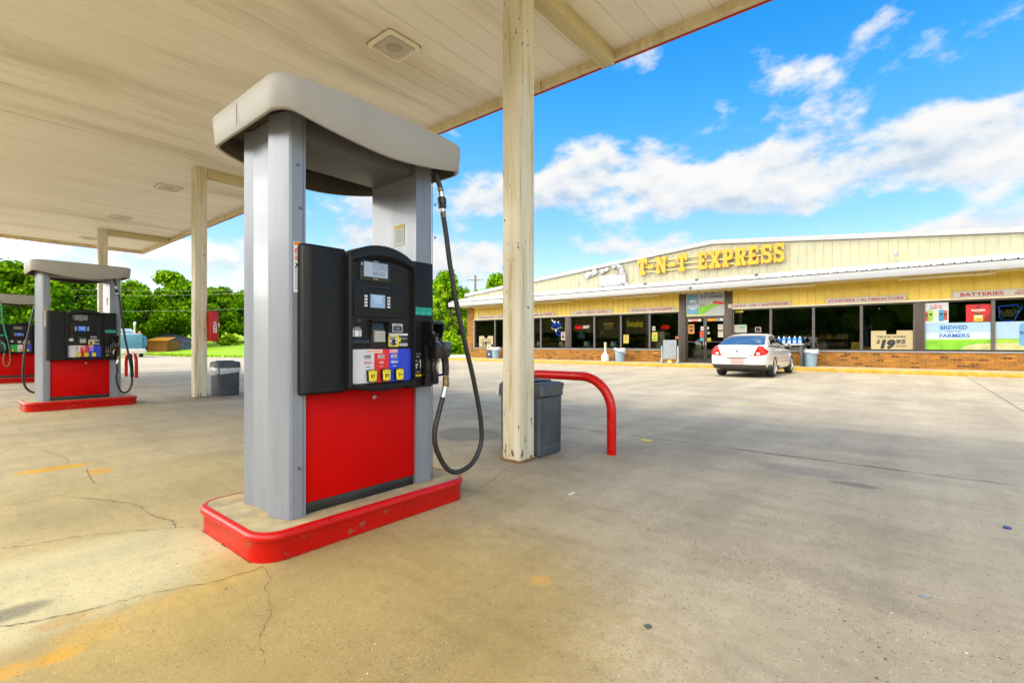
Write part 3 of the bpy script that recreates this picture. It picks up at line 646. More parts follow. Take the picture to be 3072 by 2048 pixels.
    m = MB(PO); m.box(-3.05, -2.61, 1.346, 2.117, 2.235, 2.355, pbr('valance_grey', (.13, .13, .135), .5, var=.06), .006); m.build('valance', p)
    # lower cabinet
    m = MB(PO); m.box(-3.06, -2.60, 1.322, 2.252, .212, .822, RED_PANEL, .004); lp = m.build('lower_door', p)
    m = MB(PO); m.lathe([(.013, -2.6005), (.013, -2.594), (.009, -2.592)], (0, 1.80, .765), CHROME, 18, axis=(1, 0, 0)); m.box(-2.5925, -2.5915, 1.7975, 1.8025, .758, .772, INK); m.build('lock', lp)
    m = MB(PO); m.box(-3.07, -2.606, 1.32, 2.255, .1505, .213, BLACKPL, .003); m.box(-2.607, -2.6045, 1.34, 2.24, .195, .199, pbr('plinth_seam', (.05, .05, .05), .6)); m.build('plinth', p)
    # electronics head: core, side panels, bezel
    m = MB(PO); m.box(-3.05, -2.55, 1.335, 2.19, .822, 1.63, BLACKP, .006); m.build('head_core', p)
    m = MB(PO)
    pts = [(-2.58, 1.298), (-2.53, 1.298), (-2.508, 1.306), (-2.497, 1.325), (-2.495, 1.345), (-2.495, 1.536), (-2.58, 1.536)]
    m.rings([[(a, b, .835) for a, b in pts], [(a, b, 1.625) for a, b in pts]], BLACKP)
    def sc(k): return [(-2.58+(a+2.58)*k, b+(.004 if b < 1.4 else 0), 0) for a, b in pts]
    m.rings([[(a, b, .835) for a, b in pts], [(a, b, .822) for a, b, _ in sc(.86)], [(a, b, .818) for a, b, _ in sc(.6)]], BLACKP, False, True)
    m.rings([[(a, b, 1.625) for a, b in pts], [(a, b, 1.638) for a, b, _ in sc(.86)], [(a, b, 1.642) for a, b, _ in sc(.6)]], BLACKP, False, True)
    sp = m.build('side_panel', p, sharp=40)
    m = MB(PO); m.tube([(-2.4955, 1.335, 1.300), (-2.4955, 1.515, 1.294), (-2.4955, 1.53, 1.28)], .0022, INK, 6); m.tube([(-2.4955, 1.335, .845), (-2.4955, 1.50, .852), (-2.4955, 1.53, .87), (-2.4955, 1.532, 1.28)], .0022, INK, 6); m.build('panel_seam', sp)
    m = MB(PO); m.box(-2.58, -2.497, 1.99, 2.196, .812, 1.636, BLACKP, .006)
    sp2 = m.build('side_panel', p)
    m = MB(PO); plate(m, 2.035, 2.185, 1.287, 1.338, -2.4955, TEAL, .002)
    for k in range(3):
        cy = 2.06+.05*k
        m.lathe([(.0125, 0), (.0125, .0008)], (-2.4952, cy, 1.320), pbr('teal_light', (.10, .62, .50), .5), 20, axis=(1, 0, 0)); m.lathe([(.0105, 0), (.0105, .001)], (-2.4946, cy, 1.320), TEAL, 20, axis=(1, 0, 0))
        m.box(-2.4945, -2.4937, cy-.003, cy+.004, 1.314, 1.326, pbr('teal_light', (.10, .62, .50), .5))
        for j in range(3): m.box(-2.4952, -2.4946, cy-.017, cy+.017-.004*j, 1.303-.006*j, 1.3055-.006*j, pbr('teal_light', (.10, .62, .50), .5))
    m.build('safety_label', sp2)
    m = MB(PO)
    GP = pbr('print_grey', (.50, .50, .50), .6)
    for k, (zz, ww) in enumerate(((1.033, .05), (1.018, .028), (1.009, .024), (.918, .045), (.909, .028))): m.box(-2.4965, -2.4955, 2.065-ww/2, 2.065+ww/2, zz-.002, zz+.002, GP)
    m.box(-2.4965, -2.4955, 2.083, 2.088, .935, .995, WHITE)
    for a, b, c_, d in ((2.046, 2.056, .984, .99), (2.045, 2.062, .955, .966), (2.047, 2.057, .938, .948)): m.box(-2.4965, -2.4955, a, b, c_, d, WHITE)
    m.tube([(-2.496, 2.062, .975), (-2.496, 2.072, .982), (-2.496, 2.082, .99)], .0015, WHITE, 5)
    for k in range(3): m.box(-2.4965, -2.4955, 2.043+.018*k, 2.055+.018*k, .884, .898, YELLOW)
    m.build('instruction_label', sp2)
    # bezel
    def outl(iy, iz, zt, bulge_t, bulge_b, n=14):
        y0, y1 = 1.528+iy, 2.004-iy; zb = .848+iz; P = []
        for i in range(n+1): t = i/n; P.append((y0+(y1-y0)*t, zb-bulge_b*(1-(2*t-1)**2)))
        for i in range(n+1): t = i/n; P.append((y1-(y1-y0)*t, zt+bulge_t*(1-abs(2*t-1)**2.2)))
        return P
    o0 = outl(0, 0, 1.604, .080, .032); o1 = outl(.008, .008, 1.598, .078, .030); i0 = outl(.017, .020, 1.572, .050, .012); i1 = outl(.022, .024, 1.560, .034, .008)
    m = MB(PO)
    m.rings([[(-2.585, a, b) for a, b in o0], [(-2.447, a, b) for a, b in o0], [(-2.436, a, b) for a, b in o1], [(-2.434, a, b) for a, b in i0], [(-2.466, a, b) for a, b in i1]], BLACKP, False, True)
    bz = m.build('console_bezel', p, sharp=28)
    # display
    m = MB(PO); F = -2.4655
    plate(m, 1.604, 1.812, 1.466, 1.592, F+.008, BLACKG, .009, .003)
    lcd = LCD if variant == 0 else GREYLCD; ink = LCDINK if variant == 0 else INK
    plate(m, 1.632, 1.796, 1.492, 1.578, F+.010, lcd, .003)
    if variant == 0:
        seg7(m, '3098', 1.685, 1.538, .0205, .034, F+.0108, LCDINK, .15); m.poly([(F+.0108, 1.735, 1.538), (F+.0108, 1.739, 1.538), (F+.0108, 1.739, 1.542), (F+.0108, 1.735, 1.542)], LCDINK)
        seg7(m, '8608', 1.692, 1.503, .0165, .024, F+.0108, LCDINK, .15); m.poly([(F+.0108, 1.7105, 1.503), (F+.0108, 1.7135, 1.503), (F+.0108, 1.7135, 1.506), (F+.0108, 1.7105, 1.506)], LCDINK)
    else:
        seg7(m, '150', 1.705, 1.538, .0205, .034, F+.0108, INK, .15); seg7(m, '559', 1.705, 1.503, .0165, .024, F+.0108, pbr('lcd_faint', (.09, .09, .09), .5), .15)
    m.text('$', (F+.0088, 1.619, 1.562), None, .016, WHITE, **YX); m.text('THIS SALE', (F+.0088, 1.714, 1.5852), .036, .0055, WHITE, **YX); m.text('GALLONS', (F+.0088, 1.712, 1.4815), .034, .006, WHITE, **YX)
    m.build('sale_display', bz)
    for yy in (1.556, 1.835):
        m = MB(PO)
        for k in range(6): m.box(F-.001, F+.0035, yy, yy+.046, 1.505+.0135*k, 1.5075+.0135*k, INK)
        m.box(F-.001, F+.003, yy+.047, yy+.049, 1.497, 1.58, INK); m.build('speaker_slots', bz)
    # card door with screen
    m = MB(PO); m.box(F-.002, F+.006, 1.566, 1.925, 1.255, 1.452, BLACKP, .004)
    m.box(F+.0055, F+.011, 1.632, 1.815, 1.432, 1.440, INK); m.box(F+.0055, F+.010, 1.632, 1.640, 1.40, 1.432, INK); m.box(F+.0055, F+.0075, 1.64, 1.83, 1.268, 1.2705, INK)
    dr = m.build('terminal_door', bz)
    m = MB(PO); plate(m, 1.668, 1.786, 1.306, 1.396, F+.0085, BLACKG, .004, .002)
    plate(m, 1.676, 1.778, 1.312, 1.390, F+.0098, SCR if variant == 0 else SCRB, .003)
    for k in range(4): m.box(F+.0096, F+.0102, 1.69+.004*k, 1.762-.003*k, 1.378-.012*k, 1.3805-.012*k, pbr('screen_text', (.50, .62, .78), .4, emit=.1) if variant == 0 else WHITE)
    m.build('terminal_screen', dr)
    for k in range(8):
        m = MB(PO); yy = 1.646 if k < 4 else 1.806; zz = 1.376-.0183*(k % 4)
        m.box(F+.004, F+.0115, yy-.0095, yy+.0095, zz-.0062, zz+.0062, pbr('soft_key', (.66, .66, .68), .5), .0018); m.build('soft_key', dr)
    # keypad in a hooded recess
    m = MB(PO); m.box(F-.002, F+.003, 1.672, 1.802, 1.082, 1.240, BLACKG, .002)
    m.prism([(F+.002, 1.674, 1.238), (F+.028, 1.674, 1.236), (F+.004, 1.674, 1.085)], (0, .006, 0), BLACKP); m.prism([(F+.002, 1.794, 1.238), (F+.028, 1.794, 1.236), (F+.004, 1.794, 1.085)], (0, .006, 0), BLACKP); m.box(F+.002, F+.028, 1.674, 1.80, 1.229, 1.239, BLACKP)
    kp = m.build('keypad_recess', bz)
    m = MB(PO); m.prism([(F+.004, 1.698, 1.112), (F+.016, 1.698, 1.110), (F+.010, 1.698, 1.176), (F+.004, 1.698, 1.176)], (0, .078, 0), pbr('keypad_metal', (.36, .34, .29), .4, metal=.5, var=.2))
    for r_ in range(4):
        for c_ in range(4): m.box(F+.0105+.0012*(3-r_), F+.0165+.0012*(3-r_), 1.703+.0185*c_, 1.717+.0185*c_, 1.163-.0155*r_-.005, 1.163-.0155*r_+.005, pbr('keycap', (.50, .48, .42), .5))
    m.build('keypad', kp)
    # stickers, card reader, seal, receipt
    m = MB(PO); plate(m, 1.838, 1.914, 1.172, 1.222, F+.002, pbr('label_bone', (.62, .60, .50), .5), .002); plate(m, 1.843, 1.909, 1.176, 1.209, F+.003, pbr('label_navy', (.02, .035, .08), .4), .002); m.text('PAY HERE', (F+.0034, 1.876, 1.192), .026, .007, WHITE, **YX); m.box(F+.0015, F+.0027, 1.85, 1.90, 1.213, 1.217, INK); m.build('payment_sticker', bz)
    m = MB(PO); plate(m, 1.812, 1.955, 1.1495, 1.1625, F+.002, pbr('label_white', (.72, .72, .70), .5), .002)
    for k in range(8): m.box(F+.0018, F+.0025, 1.825+.016*k, 1.833+.016*k, 1.154, 1.158, INK)
    plate(m, 1.885, 1.955, 1.082, 1.146, F+.0015, INK, .002); plate(m, 1.89, 1.953, 1.084, 1.102, F+.0025, pbr('label_grey', (.38, .38, .38), .6), .002); m.box(F+.0015, F+.003, 1.895, 1.948, 1.128, 1.134, GP)
    m.box(F+.0012, F+.004, 1.885, 1.899, 1.112, 1.128, YELLOW); m.tube([(F+.003, 1.888, 1.127), (F+.003, 1.888, 1.137), (F+.003, 1.892, 1.140), (F+.003, 1.896, 1.137), (F+.003, 1.896, 1.127)], .0013, YELLOW, 6)
    m.build('security_label', bz)
    m = MB(PO); 
    m.tube([(F+.004, 1.810, 1.088), (F+.004, 1.810, 1.141), (F+.004, 1.814, 1.145), (F+.004, 1.876, 1.145), (F+.004, 1.880, 1.141), (F+.004, 1.880, 1.088), (F+.004, 1.876, 1.084), (F+.004, 1.814, 1.084), (F+.004, 1.810, 1.088)], .0042, YELLOW, 8)
    m.box(F-.001, F+.003, 1.814, 1.876, 1.088, 1.141, pbr('receipt_slot', (.25, .25, .26), .5)); m.box(F+.0025, F+.006, 1.836, 1.856, 1.089, 1.126, INK); m.box(F+.0028, F+.0036, 1.858, 1.873, 1.117, 1.138, pbr('label_grey2', (.55, .55, .55), .6)); m.box(F+.0028, F+.0045, 1.816, 1.833, 1.112, 1.118, WHITE); m.box(F+.0028, F+.0045, 1.858, 1.875, 1.104, 1.110, WHITE)
    m.build('card_reader', bz)
    m = MB(PO); plate(m, 1.554, 1.622, 1.138, 1.200, F+.002, INK, .002); m.box(F+.0015, F+.0026, 1.560, 1.617, 1.181, 1.186, GP); m.box(F+.0015, F+.0026, 1.572, 1.612, 1.189, 1.194, GP); plate(m, 1.576, 1.601, 1.140, 1.176, F+.003, WHITE, .001)
    for k in range(4): plate(m, 1.556, 1.572, 1.141+.0095*k, 1.148+.0095*k, F+.003, pbr('label_white', (.72, .72, .70), .5), .001); plate(m, 1.604, 1.620, 1.141+.0095*k, 1.148+.0095*k, F+.003, pbr('label_white', (.72, .72, .70), .5), .001)
    m.build('help_label', bz)
    m = MB(PO); m.box(F-.002, F+.012, 1.556, 1.668, 1.094, 1.124, BLACKG, .004); m.box(F+.0115, F+.0135, 1.57, 1.66, 1.103, 1.107, INK); m.build('receipt_printer', bz)
    m = MB(PO); m.lathe([(.0155, -.001), (.0155, .004), (.012, .005), (.011, .002), (.001, .002)], (F, 1.605, 1.232), BLACKG, 20, axis=(1, 0, 0)); m.build('call_button', bz)
    m = MB(PO); m.box(F-.001, F+.0022, 1.552, 1.93, 1.2455, 1.2475, INK); m.box(F-.001, F+.0022, 1.56, 1.97, 1.0735, 1.0755, INK); m.box(F-.001, F+.0022, 1.555, 1.95, 1.4565, 1.4585, INK); m.build('bezel_seam', bz)
    # grade panel
    m = MB(PO); g0, g1, zb, zt = 1.551, 1.979, .868, 1.066; G = F+.003
    cuts = [(g0, 1.7055, WHITE), (1.7055, 1.8105, DECALRED), (1.8105, g1, DECALBLUE)]
    if variant == 2: cuts = [(g0, 1.70, DECALGREEN), (1.70, 1.80, WHITE), (1.80, 1.87, DECALRED), (1.87, g1, DECALBLUE)]
    for a, b, c_ in cuts: plate(m, a, b, zb, zt, G, pbr('grade_white', (.60, .60, .63), .45, var=.04) if c_ is WHITE else c_, .004)
    if variant != 2:
        plate(m, 1.649, 1.764, 1.043, 1.064, G+.0012, pbr('label_pink', (.78, .62, .58), .5), .002); m.text('CONTAINS UP TO 10% ETHANOL', (G+.002, 1.707, 1.0535), .105, .009, DECALRED, bold=.02, **YX)
        plate(m, 1.8135, 1.877, 1.042, 1.065, G+.0012, pbr('label_coral', (.72, .16, .16), .5), .002); m.text('CONSUMER', (G+.002, 1.845, 1.0585), .055, .008, WHITE, bold=.03, **YX); m.text('INFORMATION', (G+.002, 1.845, 1.0475), .055, .007, WHITE, bold=.03, **YX)
        for (cy, word, c_, sub) in ((1.663, 'REGULAR', DECALRED, INK), (1.757, 'PLUS', pbr('decal_pinkwhite', (.80, .60, .60), .5), pbr('decal_rose', (.75, .35, .35), .5)), (1.852, 'PREMIUM', WHITE, pbr('decal_paleblue', (.45, .55, .80), .5))):
            plate(m, cy-.024, cy+.020, 1.013, 1.033, G+.001, pbr('price_lcd', (.28, .28, .28), .4) if word == 'REGULAR' else pbr('price_lcd2', (.50, .46, .50), .4), .002)
            for q in range(3): m.box(G+.0009, G+.0016, cy-.014+.011*q, cy-.007+.011*q, 1.017, 1.029, pbr('price_ink', (.16, .16, .17), .5))
            m.prism([(G+.0005, cy-.031, 1.022), (G+.0005, cy-.027, 1.026), (G+.0005, cy-.027, 1.018)], (.001, 0, 0), sub)
            m.box(G, G+.0008, cy-.028, cy+.026, 1.0065, 1.0078, sub)
            m.text(word, (G+.001, cy, .987), .052 if word != 'PLUS' else .028, .0145, c_, bold=.02, **YX)
            m.box(G, G+.0008, cy-.013, cy+.013, .9605, .9645, sub)
    gp = m.build('grade_panel', bz)
    btn = [(1.683, '87'), (1.781, '89'), (1.879, '91')] if variant != 2 else [(1.60, ''), (1.765, '87'), (1.835, '89'), (1.905, '91')]
    for cy, tx in btn:
        m = MB(PO); h, w_ = .037, .0345 if variant != 2 else .028
        P = []
        for i in range(9): t = -1+2*i/8; P.append((cy+t*w_*.92, .910+h*.86+.006*(1-t*t)))
        for i in range(9): t = 1-2*i/8; P.append((cy+t*w_*.82, .910-h*.90-.004*(1-t*t)))
        m.prism([(G-.001, a, b) for a, b in P], (.020, 0, 0), BLACKG, .002)
        m.prism([(G+.018, cy+(a-cy)*.88, .910+(b-.910)*.88) for a, b in P], (.003, 0, 0), YELLOW, .001)
        if tx:
            m.text(tx, (G+.0222, cy+.001, .908), .030*(w_/.0345), .024, INK, bold=.012, **YX)
            for k in range(2): m.box(G+.0205, G+.0217, cy-.021, cy+.021, .930+.006*k, .932+.006*k, pbr('btn_print', (.35, .28, .01), .5))
            for k in range(4): m.box(G+.0205, G+.0217, cy-.016+.010*k, cy-.013+.010*k, .8835, .8865, INK)
        m.build('grade_button', bz)
    # nozzle boot
    m = MB(PO)
    m.box(-2.50, -2.452, 2.095, 2.212, .826, 1.10, BLACKG, .012)
    m.prism([(-2.50, 2.098, 1.09), (-2.44, 2.098, 1.09), (-2.40, 2.098, 1.19), (-2.40, 2.098, 1.225), (-2.42, 2.098, 1.243), (-2.50, 2.098, 1.243)], (0, .014, 0), BLACKG, .003)
    m.prism([(-2.50, 2.198, 1.09), (-2.44, 2.198, 1.09), (-2.40, 2.198, 1.19), (-2.40, 2.198, 1.225), (-2.42, 2.198, 1.243), (-2.50, 2.198, 1.243)], (0, .014, 0), BLACKG, .003)
    m.box(-2.50, -2.40, 2.105, 2.212, 1.222, 1.246, BLACKG, .01); m.box(-2.495, -2.489, 2.105, 2.212, 1.08, 1.24, INK)
    m.build('nozzle_boot', p)
    GN = variant == 2
    body = BLACKG
    nz = empty('nozzle', (0, 0, 0)); nz.parent = p
    m = MB(PO); m.tube(smooth_path([(-2.455, 2.125, 1.205), (-2.435, 2.13, 1.18), (-2.41, 2.135, 1.155), (-2.385, 2.14, 1.11)], 4), .012, pbr('spout_metal', (.20, .19, .17), .45, metal=.6), 12); m.tube([(-2.438, 2.129, 1.184), (-2.432, 2.131, 1.178)], .0145, BLACKP, 12); m.build('spout', nz)
    m = MB(PO); m.lathe([(.004, -.006), (.034, -.004), (.037, .0), (.033, .008), (.014, .02)], (-2.398, 2.126, 1.142), BLACKP, 20, axis=(-.5, -.45, .75)); m.build('splash_guard', nz)
    m = MB(PO)
    m.tube(smooth_path([(-2.392, 2.13, 1.125), (-2.38, 2.15, 1.085), (-2.376, 2.172, 1.045), (-2.376, 2.19, 1.0), (-2.376, 2.197, .95), (-2.376, 2.197, .888)], 5), [.024, .028, .030, .032, .033, .034, .034, .034, .034, .033, .033, .032, .031, .029, .027, .025, .0245, .024, .0235, .023, .023, .023, .023, .0225, .022, .022], body, 14)
    m.box(-2.405, -2.348, 2.165, 2.226, 1.048, 1.11, pbr('nozzle_cap', (.03, .04, .05), .25, coat=.4), .009); m.box(-2.402, -2.35, 2.17, 2.222, 1.008, 1.05, BLACKG, .012); m.box(-2.4, -2.355, 2.10, 2.17, 1.0, 1.105, BLACKG, .012)
    m.build('nozzle_body', nz)
    m = MB(PO); m.tube(smooth_path([(-2.38, 2.115, 1.0), (-2.38, 2.094, .965), (-2.38, 2.096, .92), (-2.38, 2.125, .897), (-2.38, 2.175, .895)], 5), .008, BLACKG, 8); m.tube(smooth_path([(-2.38, 2.15, .995), (-2.38, 2.128, .955), (-2.38, 2.132, .915)], 4), .0075, CHROME, 8); m.build('trigger', nz)
    m = MB(PO); m.lathe([(.019, .884), (.019, .876), (.0215, .875), (.0215, .864), (.019, .862), (.0205, .855), (.0225, .84), (.0215, .822), (.017, .812)], (-2.376, 2.200, 0), BRASS, 18); m.tube([(-2.376, 2.200, .822), (-2.376, 2.189, .792)], .0185, CHROME, 14); m.tube([(-2.376, 2.192, .800), (-2.376, 2.174, .745)], .0165, pbr('ferrule_bright', (.62, .62, .62), .3, metal=.8, var=.15), 14); m.build('swivel', nz)
    # hose
    HP = [(-2.43, 2.150, 2.235), (-2.40, 2.156, 2.16), (-2.385, 2.162, 2.11)]
    m = MB(PO); m.tube(smooth_path(HP, 4), .0165, RUBBER, 12)
    H2 = [(-2.38, 2.176, 1.955), (-2.38, 2.205, 1.824), (-2.38, 2.244, 1.611), (-2.38, 2.311, 1.333), (-2.38, 2.385, 1.09), (-2.38, 2.451, .897), (-2.38, 2.517, .66), (-2.38, 2.547, .504), (-2.38, 2.54, .376), (-2.38, 2.469, .273), (-2.38, 2.39, .237), (-2.38, 2.311, .228), (-2.38, 2.235, .255), (-2.38, 2.17, .325), (-2.38, 2.12, .42), (-2.38, 2.104, .50), (-2.38, 2.112, .56), (-2.38, 2.134, .625), (-2.376, 2.173, .748)]
    if variant: H2 = [(a, 2.176+(b-2.176)*.5+.03, c_) for a, b, c_ in H2[:-1]]+[H2[-1]]
    m.tube(smooth_path(H2, 6), .0168, RUBBER, 14)
    hs = m.build('hose', p, sharp=50)
    m = MB(PO); m.tube([(-2.388, 2.161, 2.118), (-2.381, 2.166, 2.082)], .0175, BRASS, 12); m.tube([(-2.382, 2.165, 2.09), (-2.38, 2.168, 2.055)], .019, pbr('ferrule_bright', (.62, .62, .62), .3, metal=.8, var=.15), 14)
    m.tube([(-2.38, 2.168, 2.058), (-2.38, 2.168, 2.050), (-2.38, 2.171, 2.018), (-2.38, 2.1715, 2.016), (-2.38, 2.174, 1.992), (-2.38, 2.1745, 1.984)], [.022, .0285, .0285, .026, .026, .021], BLACKG, 16)
    m.tube([(-2.38, 2.174, 1.988), (-2.38, 2.177, 1.965)], .0185, pbr('ferrule_bright', (.62, .62, .62), .3, metal=.8, var=.15), 14); m.tube([(-2.38, 2.177, 1.966), (-2.38, 2.182, 1.93)], [.019, .0175], BRASS, 12); m.build('breakaway_coupling', hs)
    if variant: m = MB(PO); m.tube(smooth_path([(-2.38, 2.365, .92), (-2.38, 2.385, .72), (-2.38, 2.395, .50)], 4), .026, BLACKP, 10); m.build('hose_sleeve', hs, sharp=50)
    if variant:      # hose of the far side, hanging out past the near column
        m = MB(PO); m.tube(smooth_path([(-3.27, 1.34, 2.22), (-3.30, 1.27, 1.9), (-3.30, 1.19, 1.45), (-3.30, 1.13, 1.05), (-3.30, 1.10, .7), (-3.30, 1.10, .48), (-3.30, 1.14, .33), (-3.30, 1.22, .26), (-3.30, 1.32, .27), (-3.30, 1.4, .4), (-3.30, 1.36, .74)], 6), .0168, RUBBER, 12); m.build('hose', p, sharp=50)
    if GN:           # green diesel hose and nozzle at the near end of this pump
        gr = pbr('diesel_green', (.01, .22, .15), .4, var=.15)
        m = MB(PO); m.tube(smooth_path([(-2.46, 1.39, 2.2), (-2.42, 1.40, 1.8), (-2.42, 1.45, 1.45), (-2.42, 1.50, 1.2)], 6), .019, gr, 12)
        m.tube(smooth_path([(-2.42, 1.50, 1.2), (-2.42, 1.54, .9), (-2.42, 1.55, .6), (-2.42, 1.50, .47), (-2.42, 1.45, .5), (-2.42, 1.42, .62), (-2.42, 1.43, .76), (-2.42, 1.45, .84)], 6), .0165, BRASS, 12); m.build('hose', p, sharp=50)
        n2 = empty('nozzle', (0, 0, 0)); n2.parent = p
        m = MB(PO); m.tube(smooth_path([(-2.44, 1.40, 1.14), (-2.42, 1.44, 1.08), (-2.42, 1.455, 1.0), (-2.42, 1.455, .90)], 4), [.02, .025, .028, .03, .032, .032, .03, .028, .026, .024, .022, .022, .022], gr, 12); m.build('nozzle_body', n2)
        m = MB(PO); m.tube(smooth_path([(-2.42, 1.43, 1.02), (-2.42, 1.40, .97), (-2.42, 1.41, .92), (-2.42, 1.45, .90)], 4), .008, BLACKG, 8); m.build('trigger', n2)
        m = MB(PO); plate(m, 1.36, 1.44, 1.30, 1.345, -2.4935, TEAL, .002); m.box(-2.494, -2.46, 1.36, 1.46, .86, 1.22, BLACKG, .01); m.build('nozzle_boot', p)
    return p
pump(PX[0], 'nearest fuel pump, large, display reading 30.98 beside the cream column')
pump(PX[1], 'second fuel pump with a blue screen, whole in view at left', 1)
pump(PX[2], 'fuel pump cut by the left edge, with green diesel hose and nozzle', 2)

# ------------------------------------------------------------------ store
def brick_mat():
    m, t, N, L = nt('orange_brick')
    o = N.new('ShaderNodeOutputMaterial'); b = N.new('ShaderNodeBsdfPrincipled'); L.new(b.outputs[0], o.inputs[0])
    tc = N.new('ShaderNodeTexCoord'); sx = N.new('ShaderNodeSeparateXYZ'); L.new(tc.outputs['Object'], sx.inputs[0])
    ad = N.new('ShaderNodeMath'); L.new(sx.outputs[0], ad.inputs[0]); L.new(sx.outputs[1], ad.inputs[1])
    cb = N.new('ShaderNodeCombineXYZ'); L.new(ad.outputs[0], cb.inputs[0]); L.new(sx.outputs[2], cb.inputs[1])
    br = N.new('ShaderNodeTexBrick'); L.new(cb.outputs[0], br.inputs['Vector'])
    br.inputs['Scale'].default_value = 1; br.inputs['Brick Width'].default_value = .235; br.inputs['Row Height'].default_value = .078; br.inputs['Mortar Size'].default_value = .006; br.inputs['Mortar Smooth'].default_value = .2
    br.inputs['Color1'].default_value = (.31, .120, .006, 1); br.inputs['Color2'].default_value = (.22, .070, .006, 1); br.inputs['Mortar'].default_value = (.30, .20, .07, 1); br.inputs['Bias'].default_value = -.25
    # occasional dark clinker bricks: constant per brick cell
    def cell(a, k, off=None):
        n = N.new('ShaderNodeMath'); n.operation = 'MULTIPLY'; n.inputs[1].default_value = 1/k; L.new(a, n.inputs[0]); q = n.outputs[0]
        if off is not None:
            n2 = N.new('ShaderNodeMath'); n2.operation = 'ADD'; L.new(q, n2.inputs[0]); L.new(off, n2.inputs[1]); q = n2.outputs[0]
        f = N.new('ShaderNodeMath'); f.operation = 'FLOOR'; L.new(q, f.inputs[0]); return f.outputs[0]
    row = cell(sx.outputs[2], .078)
    md = N.new('ShaderNodeMath'); md.operation = 'FLOORED_MODULO'; md.inputs[1].default_value = 2; L.new(row, md.inputs[0])
    hf = N.new('ShaderNodeMath'); hf.operation = 'MULTIPLY'; hf.inputs[1].default_value = -.5; L.new(md.outputs[0], hf.inputs[0])
    colx = cell(ad.outputs[0], .235, hf.outputs[0])
    cc = N.new('ShaderNodeCombineXYZ'); L.new(colx, cc.inputs[0]); L.new(row, cc.inputs[1])
    wn = N.new('ShaderNodeTexWhiteNoise'); L.new(cc.outputs[0], wn.inputs['Vector'])
    rd = ramp(N, [(.0, (.32, .22, .15)), (.07, (.45, .34, .22)), (.10, (.85, .85, .85)), (.6, (1, 1, 1)), (.85, (1.25, 1.2, 1.0))], 'CONSTANT'); L.new(wn.outputs[0], rd.inputs[0])
    mfac = N.new('ShaderNodeMath'); mfac.operation = 'SUBTRACT'; mfac.inputs[0].default_value = 1; L.new(br.outputs['Fac'], mfac.inputs[1])
    mx = N.new('ShaderNodeMix'); mx.data_type = 'RGBA'; mx.blend_type = 'MULTIPLY'; L.new(mfac.outputs[0], mx.inputs[0]); L.new(br.outputs[0], mx.inputs[6]); L.new(rd.outputs[0], mx.inputs[7])
    n = N.new('ShaderNodeTexNoise'); n.inputs['Scale'].default_value = 3; n.inputs['Detail'].default_value = 6; L.new(tc.outputs['Object'], n.inputs['Vector'])
    r = ramp(N, [(.3, .8), (.7, 1.12)]); L.new(n.outputs[0], r.inputs[0])
    m2 = N.new('ShaderNodeMix'); m2.data_type = 'RGBA'; m2.blend_type = 'MULTIPLY'; m2.inputs[0].default_value = 1; L.new(mx.outputs[2], m2.inputs[6]); L.new(r.outputs[0], m2.inputs[7])
    L.new(m2.outputs[2], b.inputs['Base Color']); b.inputs['Roughness'].default_value = .85
    bp = N.new('ShaderNodeBump'); bp.inputs['Strength'].default_value = .6; bp.inputs['Distance'].default_value = .01; bp.invert = True; L.new(br.outputs['Fac'], bp.inputs['Height']); L.new(bp.outputs[0], b.inputs['Normal'])
    return m
BRICK = brick_mat()
CLAD = pbr('cream_cladding', (.295, .278, .19), .45, var=.06, scale=1.5, dirt=(.55, .46, .24), dirt_amt=.35, dscale=.8)
CLADY = pbr('yellow_cladding', (.68, .49, .075), .45, var=.07, scale=1.5, dirt=(.48, .36, .08), dirt_amt=.4, dscale=.8)
TRIMW = pbr('white_trim', (.29, .29, .305), .4, var=.05, scale=2)
SOFFIT = pbr('soffit', (.62, .52, .26), .6, var=.1)
BRONZE = pbr('bronze_frame', (.045, .036, .030), .4, metal=.2, var=.15)
BRONZEL = pbr('bronze_light', (.11, .10, .10), .35, metal=.4, var=.12)
POSTB = pbr('brown_post', (.052, .036, .028), .5, var=.15, scale=8)
GLASS = glass_mat('window_glass')
DARKIN = pbr('shop_interior_wall', (.22, .20, .16), .8, var=.3)
SIDEWALK = pbr('sidewalk_concrete', (.38, .31, .20), .9, var=.2, scale=4, bump=.2, dirt=(.40, .30, .12), dirt_amt=.5)
CURBY = pbr('yellow_curb', (.40, .235, .008), .7, var=.2, scale=6, dirt=(.45, .33, .14), dirt_amt=.8, dscale=5)
BLIND = pbr('brown_blind', (.085, .065, .045), .8, var=.12, scale=30)
W0 = 24.0
so_ = (-7.35, 24, 0)
m = MB(); m.box(-24.6, 10.5, 22.36, 24.05, -.05, .150, SIDEWALK, .0); m.box(-30, -24.62, 22.8, 40, -.05, .12, pbr('pale_pavement', (.55, .53, .48), .9, var=.12, scale=2))
tag(m.build('sidewalk'), kind='structure')
m = MB(); m.box(-24.6, 10.5, 22.24, 22.355, -.05, .147, CURBY, .02); tag(m.build('curb'), kind='structure')
st = empty('store_building', so_, 'long low store with cream ribbed metal gable over orange brick and dark windows', 'store')
XL, XR = -23.7, 9.0
def roofz(x): return 6.0-.0905*abs(x+7.35)
m = MB(so_)
m.box(-23.1, -8.94, 23.95, 24.2, .14, .755, BRICK); m.box(-6.44, XR, 23.95, 24.2, .14, .755, BRICK); m.build('brick_wall', st)
m = MB(so_); m.box(-23.7, -23.102, 23.94, 24.5, .14, 3.5, BRICK); m.build('brick_pier', st)
